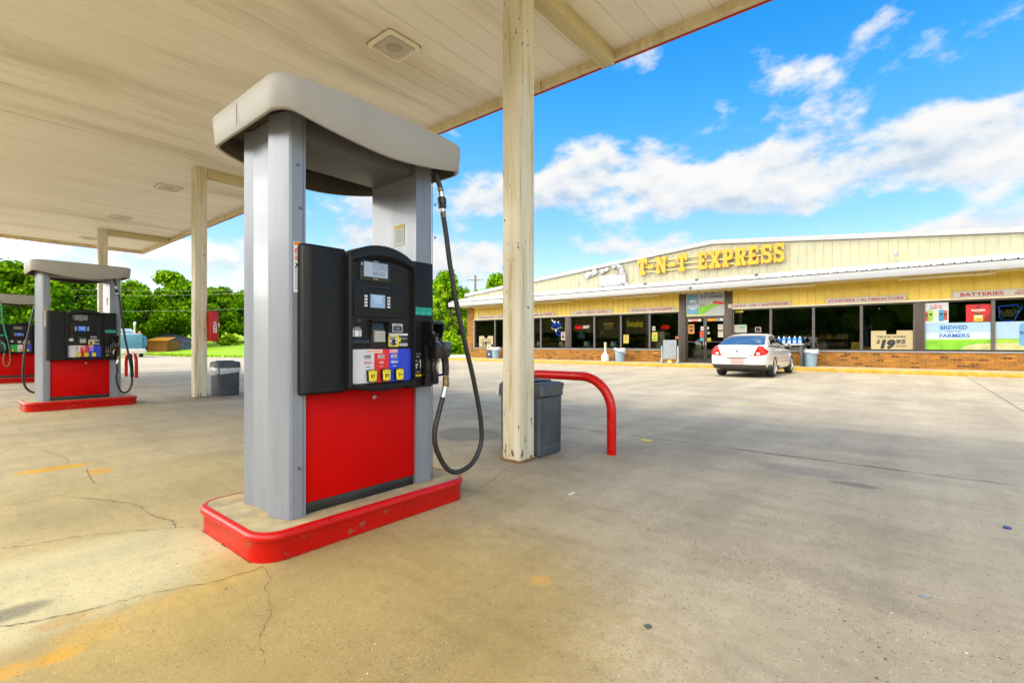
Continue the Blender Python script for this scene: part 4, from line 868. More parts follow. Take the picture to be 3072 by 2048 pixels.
m = MB(so_); m.box(-23.1, -8.94, 23.915, 24.1, .757, .80, TRIMW, .004); m.box(-6.44, XR, 23.915, 24.1, .757, .80, TRIMW, .004); m.box(-23.098, -23.045, 23.93, 24.1, .802, 2.70, TRIMW); m.box(-8.99, -8.945, 23.935, 23.948, .15, .752, TRIMW); m.build('window_sill', st)
m = MB(so_)
for a, b in ((-23.098, -8.66), (-6.62, XR)):
    m.box(a, b, 23.985, 24.1, 2.745, 3.60, CLADY); x = a+.12
    while x < b-.05: m.prism([(x-.022, 23.985, 2.76), (x-.010, 23.957, 2.76), (x+.010, 23.957, 2.76), (x+.022, 23.985, 2.76)], (0, 0, .83), CLADY); x += .305
    m.box(a, b, 23.945, 24.05, 2.685, 2.744, pbr('sill_cream', (.66, .60, .42), .5, var=.06))
m.build('lower_cladding', st)
m = MB(so_)
m.add([(XL, 24, 3.4), (XR, 24, 3.4), (XR, 24, roofz(XR)), (-7.35, 24, roofz(-7.35)), (XL, 24, roofz(XL))], [(0, 1, 2, 3, 4)], CLAD)
x = XL+.1
while x < XR-.05:
    zt = roofz(x)-.04; m.prism([(x-.026, 23.999, 3.9), (x-.010, 23.983, 3.9), (x+.010, 23.983, 3.9), (x+.026, 23.999, 3.9)], (0, 0, zt-3.9), CLAD); x += .305
m.build('gable_cladding', st, sharp=20)
m = MB(so_)
for sgn, xe in ((-1, XL-.22), (1, XR+.22)):
    a, b = -7.35, xe
    P = [(a, 23.90, roofz(a)-.17), (b, 23.90, roofz(b)-.17), (b, 23.90, roofz(b)+.03), (a, 23.90, roofz(a)+.03)]
    m.prism(P, (0, .14, 0), TRIMW, .02)
m.build('roof_trim', st)
m = MB(so_); ROOFM = pbr('white_roof', (.62, .62, .62), .5, var=.06)
for xe in (XL-.25, XR+.25): m.add([(-7.35, 24.0, roofz(-7.35)+.03), (xe, 24.0, roofz(xe)+.03), (xe, 44, roofz(xe)+.03), (-7.35, 44, roofz(-7.35)+.03)], [(0, 1, 2, 3)], ROOFM)
m.build('roof', st)
m = MB(so_); m.box(XL, XL+.15, 24.52, 43.9, 0, roofz(XL)-.05, CLAD); m.box(XR-.15, XR, 24.2, 43.9, 0, roofz(XR)-.05, CLAD); m.box(XL+.15, XR-.15, 43.7, 43.85, 0, 4.4, CLAD); m.build('side_wall', st)
m = MB(so_); m.box(-23.5, 8.8, 24.21, 43.6, .05, .14, pbr('shop_floor', (.28, .25, .2), .4, var=.2)); m.box(-23.5, 8.8, 31, 31.1, .14, 3.2, DARKIN); m.box(-23.5, 8.8, 24.3, 31, 3.0, 3.05, pbr('shop_ceiling', (.22, .21, .19), .8)); m.build('interior', st)
# awning
m = MB(so_); m.box(-24.15, XR+.45, 22.58, 22.66, 3.55, 3.825, TRIMW, .004); m.box(-24.15, -24.07, 22.661, 23.9, 3.56, 3.83, TRIMW, .004); m.build('awning_fascia', st)
m = MB(so_); x = -24.15; vs = []; pf = [(0, 0), (.10, 0), (.115, .012), (.135, .012), (.15, 0), (.165, 0), (.18, .012), (.20, .012), (.215, 0), (.245, 0), (.262, .034), (.288, .034)]
xs = []
while x < XR+.4:
    for dx, dz in pf: xs.append((x+dx, dz))
    x += .305
for (xx, dz) in xs: vs += [(xx, 22.55, 3.85+dz*1.35), (xx, 23.99, 4.20+dz*1.35)]
m.add(vs, [(2*i, 2*i+2, 2*i+3, 2*i+1) for i in range(len(xs)-1)], pbr('awning_white', (.70, .70, .70), .45, var=.06, scale=2)); m.build('awning_roof', st, sharp=10)
m = MB(so_); m.box(-24.06, XR+.44, 22.662, 23.93, 3.57, 3.60, SOFFIT)
for k in range(28): xx = -23.6+1.22*k; m.box(xx, xx+.05, 22.665, 23.9, 3.535, 3.569, SOFFIT)
x = -24.0
while x < XR: m.box(x, x+.17, 23.80, 23.83, 3.52, 3.568, CLADY); x += .305
m.build('soffit', st)
# posts
for a, b in ((-15.65, -15.35), (.10, .34), (8.55, 9.0)): m = MB(so_); m.box(a, b, 23.96, 24.09, .802, 2.683, POSTB, .004); m.build('window_post', st)
for a, b in ((-8.94, -8.60), (-6.78, -6.44)): m = MB(so_); m.box(a, b, 23.93, 24.12, .15, 3.55, POSTB, .004); m.build('entrance_post', st)
m = MB(so_); m.box(-8.598, -6.782, 23.97, 24.1, 2.40, 3.55, POSTB); m.build('transom', st)
# windows
def window(a, b, blind=None):
    f = MB(so_); t = .05
    z0, z1 = .802, 2.683
    f.box(a, b, 24.0, 24.09, z0, z0+.06, BRONZE); f.box(a, b, 24.0, 24.09, z1-.06, z1, BRONZE)
    f.box(a, a+t, 23.985, 24.09, z0+.061, z1-.061, BRONZEL); f.box(b-t, b, 23.985, 24.09, z0+.061, z1-.061, BRONZEL)
    o = f.build('window', st)
    g = MB(so_); g.box(a+t+.001, b-t-.001, 24.045, 24.053, z0+.062, z1-.062, GLASS); g.build('pane', o)
    if blind: g = MB(so_); g.box(a+t+.02, b-t-.02, 24.16, 24.165, blind, z1-.07, BLIND); g.build('blind', o)
left = [(-23.04, -21.2, None), (-21.2, -19.33, None), (-19.33, -17.47, 1.75), (-17.47, -15.652, 1.75), (-15.348, -13.76, 1.74), (-13.76, -12.13, 1.42), (-12.13, -10.5, 1.62), (-10.5, -8.945, None)]
right = [(-6.435, -4.84, None), (-4.84, -3.21, None), (-3.21, -1.56, None), (-1.56, .098, None), (.342, 2.22, None), (2.22, 4.1, None), (4.1, 6.0, None), (6.0, 8.545, None)]
for w_ in left+right: window(*w_)
# entrance doors
def door(a, b, hinge):
    f = MB(so_); t = .07
    f.box(a, a+t, 24.0, 24.06, .16, 2.38, BRONZE, .004); f.box(b-t, b, 24.0, 24.06, .16, 2.38, BRONZE, .004)
    for z0, z1 in ((.16, .30), (1.16, 1.20), (2.30, 2.38)): f.box(a+t+.001, b-t-.001, 24.005, 24.055, z0, z1, BRONZE)
    d = f.build('entrance_door', st)
    g = MB(so_); g.box(a+t+.002, b-t-.002, 24.028, 24.034, .30, 2.30, GLASS); g.build('pane', d)
    h = MB(so_); hx = b-.045 if hinge < 0 else a+.045
    h.tube(smooth_path([(hx, 23.998, .98), (hx, 23.94, .99), (hx-.06*(-hinge if 0 else 1)*(1 if hinge < 0 else -1)*0, 23.93, 1.08), (hx, 23.94, 1.17), (hx, 23.998, 1.18)], 4), .013, CHROME, 8); h.build('handle', d)
door(-8.595, -7.695, -1); door(-7.685, -6.785, 1)
m = MB(so_); m.box(-8.6, -6.78, 23.9, 24.2, .15, .165, pbr('threshold', (.40, .41, .42), .4, metal=.5)); m.build('threshold', st)
# display shelving seen dimly inside
for k, (a, b, y, h) in enumerate(((-22, -17.5, 27.2, 1.4), (-15.5, -11.2, 27.6, 1.5), (-5.6, -2.2, 27.4, 1.5), (-1.5, 2.8, 28.6, 1.6))):
    s = empty('shelf_unit', (a, y, .14), 'dim display shelving inside the store behind ' + ('the far left windows', 'the beer-sign windows', 'the white car', 'the price card window')[k], 'shelf', 'display shelves inside the store')
    m = MB((a, y, .14)); m.box(a, b, y, y+.05, .14, h, DARKIN)
    for q in range(4): m.box(a, b, y-.4, y-.002, .3+.33*q, .33+.33*q, pbr('shelf_board', (.20, .19, .17), .6))
    m.build('shelf_frame', s)
    m = MB((a, y, .14)); r = random.Random(k); pal = [pbr('pack%d' % i, c, .5) for i, c in enumerate(((.5, .08, .04), (.05, .12, .4), (.5, .42, .1), (.4, .4, .38), (.08, .3, .12), (.45, .2, .05)))]
    for q in range(4):
        x = a+.03
        while x < b-.12:
            wq = r.uniform(.08, .2); m.box(x, x+wq*.9, y-.35, y-.08, .332+.33*q, .332+.33*q+r.uniform(.12, .25), r.choice(pal)); x += wq
    tag(m.build('stock', s), kind='stuff')
yc = MB(); yc.box(-2.0, -1.62, 25.2, 25.6, .14, 1.16, pbr('yellow_bin', (.70, .52, .02), .5), .02); yc.box(-1.60, -1.36, 25.3, 25.6, .14, .95, pbr('orange_stand', (.62, .30, .02), .5), .02); tag(yc.build('display_stand'), 'yellow display stand inside the window left of the price card', 'stand')

# ---- things fixed to the store front
def sign_board(a, b, z0, z1, parts, label):
    c = ((a+b)/2, 23.93, (z0+z1)/2); s = empty('sign_board', c, label, 'sign', 'sign boards over the windows')
    m = MB(c); m.box(a, b, 23.922, 23.944, z0, z1, pbr('sign_white', (.66, .64, .60), .5, var=.05), .003)
    for (p0, p1, q0, q1) in ((a, b, z1-.012, z1), (a, b, z0, z0+.012)): m.box(p0, p1, 23.9195, 23.9225, q0, q1, pbr('sign_edge', (.55, .52, .44), .5))
    m.build('board', s)
    m = MB(c)
    for (tx, p0, p1, q0, q1) in parts: m.text(tx, ((p0+p1)/2, 23.9205, (q0+q1)/2), p1-p0, q1-q0, pbr('sign_red', (.50, .03, .04), .5), bold=.035)
    m.build('lettering', s)
sign_board(-22.77, -19.75, 2.745, 2.95, [('BREAKFAST \u2022 LUNCH', -22.58, -19.95, 2.79, 2.895)], 'white sign board reading BREAKFAST LUNCH over the far left windows')
sign_board(-19.6, -16.41, 2.745, 2.955, [('HAMBURGER & FRIES', -19.2, -16.58, 2.79, 2.895)], 'white sign board ending BURGER & FRIES just right of the cream column')
sign_board(-15.15, -12.60, 2.745, 2.965, [('DELI \u2022 PIZZA \u2022 SODA', -14.90, -12.88, 2.795, 2.90)], 'white sign board reading DELI PIZZA SODA')
sign_board(-11.63, -9.11, 2.745, 2.955, [('SNACKS \u2022 GROCERIES', -11.48, -9.27, 2.795, 2.90)], 'white sign board reading SNACKS GROCERIES left of the doors')
sign_board(-6.62, -4.04, 2.745, 2.935, [('TOOLS \u2022 OIL \u2022 ANTIFREEZE', -6.50, -4.13, 2.785, 2.885)], 'white sign board reading TOOLS OIL ANTIFREEZE right of the doors')
sign_board(-2.74, -.17, 2.75, 2.965, [('STARTERS \u2022 ALTERNATORS', -2.66, -.24, 2.80, 2.905)], 'white sign board reading STARTERS ALTERNATORS')
sign_board(1.15, 3.75, 2.75, 2.985, [('BATTERIES', 1.36, 2.48, 2.795, 2.925), ('CONV.', 2.80, 3.3, 2.88, 2.94), ('MARKET', 2.75, 3.35, 2.795, 2.855)], 'white sign board reading BATTERIES at the right edge')
# T-N-T EXPRESS letters
GOLD = pbr('gold_letter', (.50, .24, .0015), .4, var=.06, scale=3); GOLDB = pbr('gold_rail', (.52, .42, .13), .45, var=.06)
GL = {
'T': [(0, .60), (0, 1), (1, 1), (1, .60), (.84, .60), (.78, .76), (.66, .76), (.66, .22), (.82, .22), (.82, 0), (.18, 0), (.18, .22), (.34, .22), (.34, .76), (.22, .76), (.16, .60)],
'E': [(0, 0), (0, .2), (.1, .2), (.1, .8), (0, .8), (0, 1), (.95, 1), (.95, .62), (.8, .62), (.74, .8), (.42, .8), (.42, .6), (.68, .6), (.68, .4), (.42, .4), (.42, .2), (.76, .2), (.82, .38), (.97, .38), (.97, 0)],
'N': [(0, 0), (0, .2), (.1, .2), (.1, .8), (0, .8), (0, 1), (.38, 1), (.68, .52), (.68, .8), (.58, .8), (.58, 1), (1, 1), (1, .8), (.92, .8), (.92, 0), (.68, 0), (.32, .56), (.32, .2), (.42, .2), (.42, 0)],
'X': [(0, 0), (0, .2), (.12, .2), (.33, .5), (.12, .8), (0, .8), (0, 1), (.46, 1), (.46, .8), (.42, .8), (.5, .68), (.58, .8), (.54, .8), (.54, 1), (1, 1), (1, .8), (.88, .8), (.67, .5), (.88, .2), (1, .2), (1, 0), (.54, 0), (.54, .2), (.58, .2), (.5, .32), (.42, .2), (.46, .2), (.46, 0)],
'P': [(0, 0), (0, .2), (.1, .2), (.1, .8), (0, .8), (0, 1), (.75, 1), (.92, .93), (1, .78), (1, .60), (.92, .45), (.75, .38), (.45, .38), (.45, .56), (.64, .58), (.70, .70), (.64, .82), (.45, .82), (.449, .2), (.58, .2), (.58, 0)],
'R': [(0, 0), (0, .2), (.1, .2), (.1, .8), (0, .8), (0, 1), (.72, 1), (.88, .93), (.95, .78), (.95, .62), (.86, .48), (.76, .43), (.88, .2), (1, .2), (1, 0), (.66, 0), (.50, .38), (.45, .40), (.45, .58), (.60, .60), (.66, .70), (.60, .82), (.45, .82), (.449, .2), (.54, .2), (.54, 0)],
'S': [(0, 0), (0, .4), (.16, .4), (.24, .2), (.6, .19), (.69, .27), (.62, .37), (.2, .46), (.04, .58), (0, .73), (.06, .9), (.22, 1), (.62, 1), (.76, .93), (.8, 1), (.95, 1), (.95, .62), (.78, .62), (.7, .79), (.4, .81), (.32, .73), (.4, .64), (.8, .55), (.96, .42), (1, .27), (.92, .08), (.74, 0), (.4, 0), (.24, .07), (.18, 0)],
'-': [(0, 0), (0, 1), (1, 1), (1, 0)]}
tc0 = (-7.7, 23.85, 5.06); ts = empty('store_name_letters', tc0, 'big yellow slab letters T-N-T EXPRESS on three rails across the gable', 'sign')
for ch, a, b in (('T', -11.07, -10.55), ('-', -10.50, -10.20), ('N', -10.09, -9.53), ('-', -9.40, -9.05), ('T', -8.99, -8.50), ('E', -7.97, -7.53), ('X', -7.44, -6.91), ('P', -6.83, -6.37), ('R', -6.30, -5.80), ('E', -5.73, -5.28), ('S', -5.18, -4.74), ('S', -4.68, -4.26)):
    z0, z1 = (4.66, 5.49) if ch != '-' else (4.94, 5.15)
    m = MB(tc0); m.prism([(a+(b-a)*p, 23.86, z0+(z1-z0)*q) for p, q in GL[ch]], (0, -.09, 0), GOLD); m.build('letter' if ch != '-' else 'dash', ts)
for z in (5.33, 5.05, 4.80):
    m = MB(tc0); m.box(-11.0, -4.35, 23.865, 23.90, z-.028, z+.028, GOLDB, .008); m.build('rail', ts)
# relief of wrapped crate and figure
def lump(m, c, s, mat, seed, rot=0, sub=3, amp=.18):
    b = bmesh.new(); bmesh.ops.create_icosphere(b, subdivisions=sub, radius=1)
    vs = []
    for v in b.verts:
        p = v.co.copy(); k = max(abs(p.x), abs(p.z)); f = 1/max(k, .001); p2 = p.lerp(Vector((p.x*min(f, 1.6), p.y, p.z*min(f, 1.6))), .75 if s[0] > .5 else .3)
        p2 *= 1+amp*noise.noise(p*2.3+Vector((seed, seed*2, 0)))+amp*.6*noise.noise(p*6+Vector((seed, 0, seed)))
        x, z = p2.x*s[0], p2.z*s[2]; vs.append((c[0]+x*math.cos(rot)-z*math.sin(rot), c[1]+p2.y*s[1], c[2]+x*math.sin(rot)+z*math.cos(rot)))
    m.add(vs, [[v.index for v in f.verts] for f in b.faces], mat); b.free()
WRAP = pbr('wrapped_white', (.30, .30, .33), .4, var=.25, scale=6, bump=1.0, bscale=9)
rc = (-12.6, 23.93, 4.7); rl = empty('wall_relief', rc, 'white wrapped crate, reaching figure and floating lumps mounted left of the yellow letters', 'wall relief')
for nm, L_ in (('crate', [((-12.62, 23.9, 4.50), (.76, .14, .31), 0, .12), ((-12.3, 23.86, 4.34), (.40, .10, .14), .1, .25), ((-12.9, 23.86, 4.62), (.35, .10, .13), -.1, .25)]), ('figure', [((-12.0, 23.9, 4.93), (.13, .12, .34), .25, .2), ((-12.12, 23.88, 5.20), (.16, .11, .11), .2, .3), ((-11.86, 23.9, 4.55), (.10, .10, .38), .15, .25), ((-11.75, 23.9, 4.25), (.22, .08, .08), -.5, .3)]), ('puff', [((-14.12, 23.92, 4.95), (.24, .08, .17), .45, .15), ((-13.72, 23.92, 5.06), (.20, .08, .17), .45, .15)]), ('puff', [((-13.2, 23.92, 5.08), (.16, .08, .14), .3, .2), ((-12.94, 23.92, 5.15), (.16, .07, .11), .3, .2)]), ('puff', [((-12.5, 23.92, 5.25), (.14, .08, .10), .3, .3), ((-12.3, 23.90, 5.28), (.15, .08, .08), .1, .4)])):
    m = MB(rc)
    for q, (c_, s_, ro, am) in enumerate(L_): lump(m, c_, s_, WRAP, hash(nm) % 7*0+c_[0], ro, 3, am)
    m.build(nm, rl, sharp=25)
# small fittings
m = MB(); m.box(-14.81, -14.77, 23.93, 23.999, 4.42, 4.56, pbr('fitting_grey', (.35, .35, .34), .5)); tag(m.build('junction_box'), 'small grey box on the gable left of the white relief', 'junction box', 'junction boxes on the gable')
m = MB(); m.box(-7.57, -7.53, 23.93, 23.999, 4.42, 4.58, pbr('fitting_grey', (.35, .35, .34), .5)); m.tube([(-7.55, 23.95, 4.42), (-7.55, 23.95, 4.1)], .008, pbr('fitting_grey', (.35, .35, .34), .5), 6); tag(m.build('junction_box'), 'small grey box with conduit under the yellow letter E', 'junction box', 'junction boxes on the gable')
for k, (x, wher) in enumerate(((-10.2, 'under the first yellow letter T'), (-7.68, 'above the entrance'), (-5.15, 'under the last yellow letters SS'))):
    c = (x, 22.75, 3.87); f = empty('floodlight', c, 'small dark floodlight on the awning edge ' + wher, 'floodlight', 'floodlights on the awning')
    m = MB(c); m.box(x-.075, x+.075, 22.74, 22.83, 3.99, 4.09, pbr('flood_dark', (.06, .055, .045), .5), .01); m.build('housing', f)
    m = MB(c); m.tube([(x, 22.79, 3.86), (x, 22.79, 3.99)], .012, CHROME, 8); m.build('bracket', f)
c = (-.45, 23.7, 4.2); gk = empty('wall_lamp', c, 'white lamp on a bent arm on the right half of the gable', 'lamp')
m = MB(c); m.tube(smooth_path([(-.30, 23.97, 4.12), (-.33, 23.88, 4.16), (-.40, 23.75, 4.34), (-.45, 23.7, 4.47)], 4), .016, CHROME, 8); m.build('arm', gk)
m = MB(c); m.lathe([(.035, 4.46), (.075, 4.48), (.085, 4.55), (.08, 4.61), (.03, 4.63)], (-.46, 23.69, 0), TRIMW, 16); m.build('head', gk)
m = MB(); m.lathe([(.045, 0), (.045, .03), (.03, .05)], (-7.9, 22.575, 3.66), BLACKG, 14, axis=(0, -1, 0)); tag(m.build('security_camera'), 'small black dome camera on the white awning edge over the doors', 'camera')
for k, (a, b, wher) in enumerate(((-22.6, -20.1, 'far left end of the awning'), (-17.45, -14.85, 'left half of the awning beside the column'), (-12.25, -9.7, 'awning left of the doors'), (-5.6, -3.05, 'awning right of the doors'), (-.41, 2.22, 'awning at the right'))):
    c = ((a+b)/2, 23.3, 3.5); f = empty('strip_light', c, 'long cream strip light under the ' + wher, 'strip light', 'strip lights under the awning')
    m = MB(c); m.box(a, b, 23.22, 23.40, 3.49, 3.534, pbr('strip_cream', (.70, .62, .38), .5), .004); m.build('housing', f)
    m = MB(c); m.box(a+.03, b-.03, 23.25, 23.37, 3.46, 3.489, pbr('strip_lens', (.74, .68, .48), .4), .008); m.build('lens', f)

# ------------------------------------------------------------------ posters and lit signs in the windows
YP = 24.0425          # posters stuck on the outer face of the glass (glass face at 24.045)
def flat(m, a, b, z0, z1, mat, y=YP, th=.003): m.box(a, b, y-th, y, z0, z1, mat)
SKYB = pbr('print_sky', (.42, .62, .82), .45, var=.06, scale=2); SKYP = pbr('print_sky_pale', (.62, .74, .84), .45, var=.05, scale=2)
GRS = pbr('print_grass', (.22, .58, .02), .45, var=.2, scale=3); WHEAT = pbr('print_wheat', (.62, .60, .28), .45, var=.2, scale=6)
NAVY = pbr('print_navy', (.01, .07, .30), .45); PBLUE = pbr('print_blue', (.01, .14, .50), .45); PRED = pbr('print_red', (.66, .01, .008), .4); SILV = pbr('print_silver', (.55, .60, .66), .4)
def can_print(m, a, b, z0, z1, y, body=PBLUE):
    w_ = b-a; P = [(a, y, z0+.05*w_), (a+.1*w_, y, z0), (b-.1*w_, y, z0), (b, y, z0+.05*w_), (b, y, z1-.16*w_), (b-.14*w_, y, z1), (a+.14*w_, y, z1), (a, y, z1-.16*w_)]
    m.prism(P, (0, -.002, 0), body)
# beer banner, left pane
c = (1.25, YP, 1.37); s = empty('window_banner', c, 'large vinyl window banner BREWED FOR THE FARMERS, sky above green field', 'banner', 'vinyl window banners')
m = MB(c); flat(m, .345, 2.165, 1.27, 1.86, SKYB); flat(m, .345, 2.165, 1.262, 1.50, SKYP, YP-.0031, .0005); flat(m, .345, 2.165, .875, 1.262, GRS)
m.prism([(1.38, YP-.0031, .88), (2.165, YP-.0031, .88), (2.165, YP-.0031, 1.10), (1.7, YP-.0031, 1.08), (1.5, YP-.0031, 1.0)], (0, -.001, 0), WHEAT); flat(m, .345, 2.165, 1.20, 1.262, pbr('print_field_far', (.38, .66, .05), .45, var=.15, scale=4), YP-.0031, .001); m.build('print', s)
m = MB(c); m.text('BREWED', (1.19, YP-.005, 1.685), .74, .15, PBLUE, bold=.03); m.text('FOR THE', (1.19, YP-.005, 1.535), .36, .06, PBLUE, bold=.01); m.text('FARMERS', (1.21, YP-.005, 1.385), .82, .15, PBLUE, bold=.03); m.build('lettering', s)
c = (3.2, YP, 1.37); s = empty('window_banner', c, 'large vinyl window banner with a pale blue beer can, cut by the right edge', 'banner', 'vinyl window banners')
m = MB(c); flat(m, 2.275, 4.045, 1.27, 1.86, SKYB); flat(m, 2.275, 4.045, .875, 1.262, WHEAT); flat(m, 2.275, 4.045, 1.12, 1.262, pbr('print_field_far', (.38, .66, .05), .45, var=.15, scale=4), YP-.0031, .001); m.build('print', s)
m = MB(c); can_print(m, 2.86, 3.36, 1.03, 1.80, YP-.0045, pbr('print_canblue', (.16, .40, .66), .4, var=.1)); m.text('BUSCH', (3.11, YP-.008, 1.47), .46, .10, NAVY, bold=.03); m.text('LIGHT', (3.11, YP-.008, 1.36), .26, .05, NAVY); m.build('can_print', s)
# drink poster with five cans
c = (.70, YP, 2.23); s = empty('window_poster', c, 'white window poster of five coloured drink cans above the farmers banner', 'poster')
m = MB(c); flat(m, .348, 1.05, 1.865, 2.615, pbr('poster_white', (.74, .76, .82), .45)); m.build('sheet', s)
m = MB(c); m.text('2', (.56, YP-.004, 2.50), .05, .09, INK, bold=.03); m.text('Shots', (.74, YP-.004, 2.505), .26, .11, pbr('script_red', (.70, .05, .03), .5), bold=.02, shear=.3); m.text('IN EVERY CAN', (.70, YP-.004, 2.41), .36, .055, INK, bold=.03); m.build('lettering', s)
for k, (x, z, w_, h, c1) in enumerate(((.43, 1.94, .13, .36, (.75, .13, .04)), (.955, 1.96, .13, .36, (.50, .08, .05)), (.555, 1.93, .14, .41, (.30, .66, .06)), (.845, 1.93, .14, .41, (.03, .30, .62)), (.70, 1.90, .15, .43, (.72, .74, .74)))):
    m = MB(c); y = YP-.004-.001*k; cm = pbr('can_ink%d' % k, c1, .4, var=.1); can_print(m, x-w_/2, x+w_/2, z, z+h, y, cm); m.box(x-w_/2+.006, x+w_/2-.006, y-.0034, y-.0022, z+h*.78, z+h*.88, pbr('can_top%d' % k, [min(1, q*1.1+.1) for q in c1], .4))
    m.prism([(x-w_*.36, y-.0024, z+h*.72), (x, y-.0024, z+h*.42), (x+w_*.36, y-.0024, z+h*.72)], (0, -.001, 0), pbr('can_shield', (.05, .04, .03), .5) if k < 4 else YELLOW); m.build('printed_can', s)
c = (1.85, YP, 2.17); s = empty('window_poster', c, 'red window poster with a yellow bottle, lettered VICTORIA', 'poster')
m = MB(c); flat(m, 1.52, 2.165, 1.87, 2.50, PRED); m.prism([(1.95, YP-.0031, 1.87), (2.165, YP-.0031, 1.87), (2.165, YP-.0031, 2.20), (2.03, YP-.0031, 2.08)], (0, -.0008, 0), pbr('poster_darkred', (.30, .008, .006), .5)); m.build('sheet', s)
m = MB(c); m.text('VICTORIA', (1.84, YP-.005, 2.29), .38, .06, WHITE, bold=.04); m.box(1.76, 1.92, YP-.0055, YP-.0045, 2.225, 2.245, pbr('poster_gold', (.70, .45, .2), .5)); m.prism([(1.78, YP-.0045, 2.35), (1.78, YP-.0045, 2.42), (1.82, YP-.0045, 2.47), (1.86, YP-.0045, 2.43), (1.90, YP-.0045, 2.46), (1.91, YP-.0045, 2.36)], (0, -.001, 0), pbr('poster_darkred', (.30, .008, .006), .5)); m.build('lettering', s)
m = MB(c); m.box(1.725, 1.965, YP-.006, YP-.0038, 1.89, 2.12, pbr('bottle_yellow', (.72, .52, .03), .4, var=.1), .002); m.box(1.745, 1.945, YP-.0057, YP-.0036, 2.121, 2.20, pbr('bottle_dark', (.16, .05, .03), .4)); m.box(1.76, 1.93, YP-.0075, YP-.0062, 2.03, 2.075, WHITE); m.box(1.79, 1.90, YP-.0075, YP-.0062, 1.95, 1.99, pbr('label_redgold', (.65, .20, .05), .4)); m.build('printed_bottle', s)
# neon
def neon(name, col, e): return pbr(name, col, .4, emit=e, var=.02)
NB, NR, NW, NYEL = neon('neon_blue', (.02, .12, .9), .3), neon('neon_red', (1, .012, .012), .5), neon('neon_white', (.9, .9, .9), .5), neon('neon_yellow', (.75, .65, .02), .3)
YN = 24.10
def script(m, pts, r, mat, y=YN): m.tube(smooth_path([(x, y, z) for x, z in pts], 5), r, mat, 6)
c = (2.65, YN, 2.15); s = empty('neon_sign', c, 'unlit white beer lettering inside a blue neon state outline, right edge', 'neon sign')
m = MB(c); pts = [(2.36, 2.40), (2.86, 2.44), (2.84, 2.36), (2.95, 2.35), (2.88, 2.22), (2.82, 2.1), (2.78, 1.98), (2.76, 1.90), (2.46, 1.89), (2.45, 1.97), (2.39, 1.99), (2.38, 2.15), (2.36, 2.40)]; m.tube([(x, YN, z) for x, z in pts], .012, NB, 6); m.build('outline_tube', s)
m = MB(c); m.text('BUSCH', (2.62, YN-.01, 2.20), .50, .13, pbr('neon_off', (.50, .50, .46), .4, var=.1), bold=.0); m.text('LIGHT', (2.60, YN-.01, 2.08), .30, .06, pbr('neon_off', (.50, .50, .46), .4, var=.1)); m.build('lettering', s)
c = (-14.6, YN, 2.05); s = empty('neon_sign', c, 'neon sign with red script and white LIGHT under the deli board', 'neon sign')
m = MB(c); m.text('Coors', (-14.83, YN, 2.05), .46, .24, NR, bold=.03, shear=.25, depth=.02); m.build('red_script', s)
m = MB(c); m.text('LIGHT', (-14.34, YN, 2.04), .42, .17, NW, bold=.02, depth=.02); m.build('lettering', s)
m = MB(c); m.box(-14.9, -14.45, YN+.01, YN+.03, 1.40, 1.66, pbr('poster_bluedim', (.03, .12, .32), .5, var=.3)); m.box(-14.78, -14.62, YN+.01, YN+.03, 1.68, 1.80, pbr('poster_greendim', (.10, .35, .12), .5)); m.build('backing_card', s)
c = (-12.9, YN, 2.05); s = empty('window_plaque', c, 'yellow topped beer plaque hanging left of the yellow script neon', 'plaque')
m = MB(c); m.box(-13.2, -12.62, YN, YN+.02, 1.85, 2.23, pbr('plaque_brown', (.26, .20, .06), .4, var=.3, scale=8), .006); m.box(-13.21, -12.61, YN-.005, YN-.0005, 2.15, 2.235, pbr('plaque_yellow', (.75, .60, .06), .4)); m.box(-13.0, -12.84, YN-.005, YN-.0005, 1.96, 2.03, pbr('plaque_orange', (.62, .22, .04), .5)); m.build('board', s)
c = (-11.35, YN, 2.1); s = empty('neon_sign', c, 'thin yellow script neon under the snacks board', 'neon sign')
m = MB(c); m.text('Yuengling', (-11.36, YN, 2.13), .90, .34, NYEL, shear=.3, bold=-.022, depth=.006); script(m, [(-11.85, 1.98), (-11.70, 2.04), (-11.3, 2.05), (-10.9, 2.0)], .008, NYEL); m.build('script_tube', s)
c = (-9.7, YN, 1.93); s = empty('neon_sign', c, 'red oval OPEN neon sign left of the doors', 'neon sign')
m = MB(c); m.tube([(-9.7+.22*math.cos(R(a))*(1 if abs(math.cos(R(a))) < .9 else 1), YN, 1.93+.095*math.sin(R(a))) for a in range(0, 361, 15)], .010, NR, 6); m.text('OPEN', (-9.7, YN, 1.93), .30, .10, NR, depth=.008); m.build('tube_lettering', s)
c = (-16.4, YN, 2.1); s = empty('neon_sign', c, 'blue neon figure crossed by a yellow swoosh, left window group', 'neon sign')
m = MB(c)
for pts in ([(-16.66, 2.1), (-16.62, 2.3), (-16.4, 2.34), (-16.15, 2.28), (-16.12, 2.1), (-16.3, 2.0), (-16.55, 2.02), (-16.66, 2.1)], [(-16.5, 2.34), (-16.42, 2.12), (-16.2, 2.3)], [(-16.4, 1.95), (-16.45, 1.75), (-16.25, 1.58), (-16.1, 1.62), (-16.2, 1.85), (-16.35, 1.95)], [(-16.6, 2.2), (-16.3, 2.15), (-16.18, 2.22)]): script(m, pts, .03, NB)
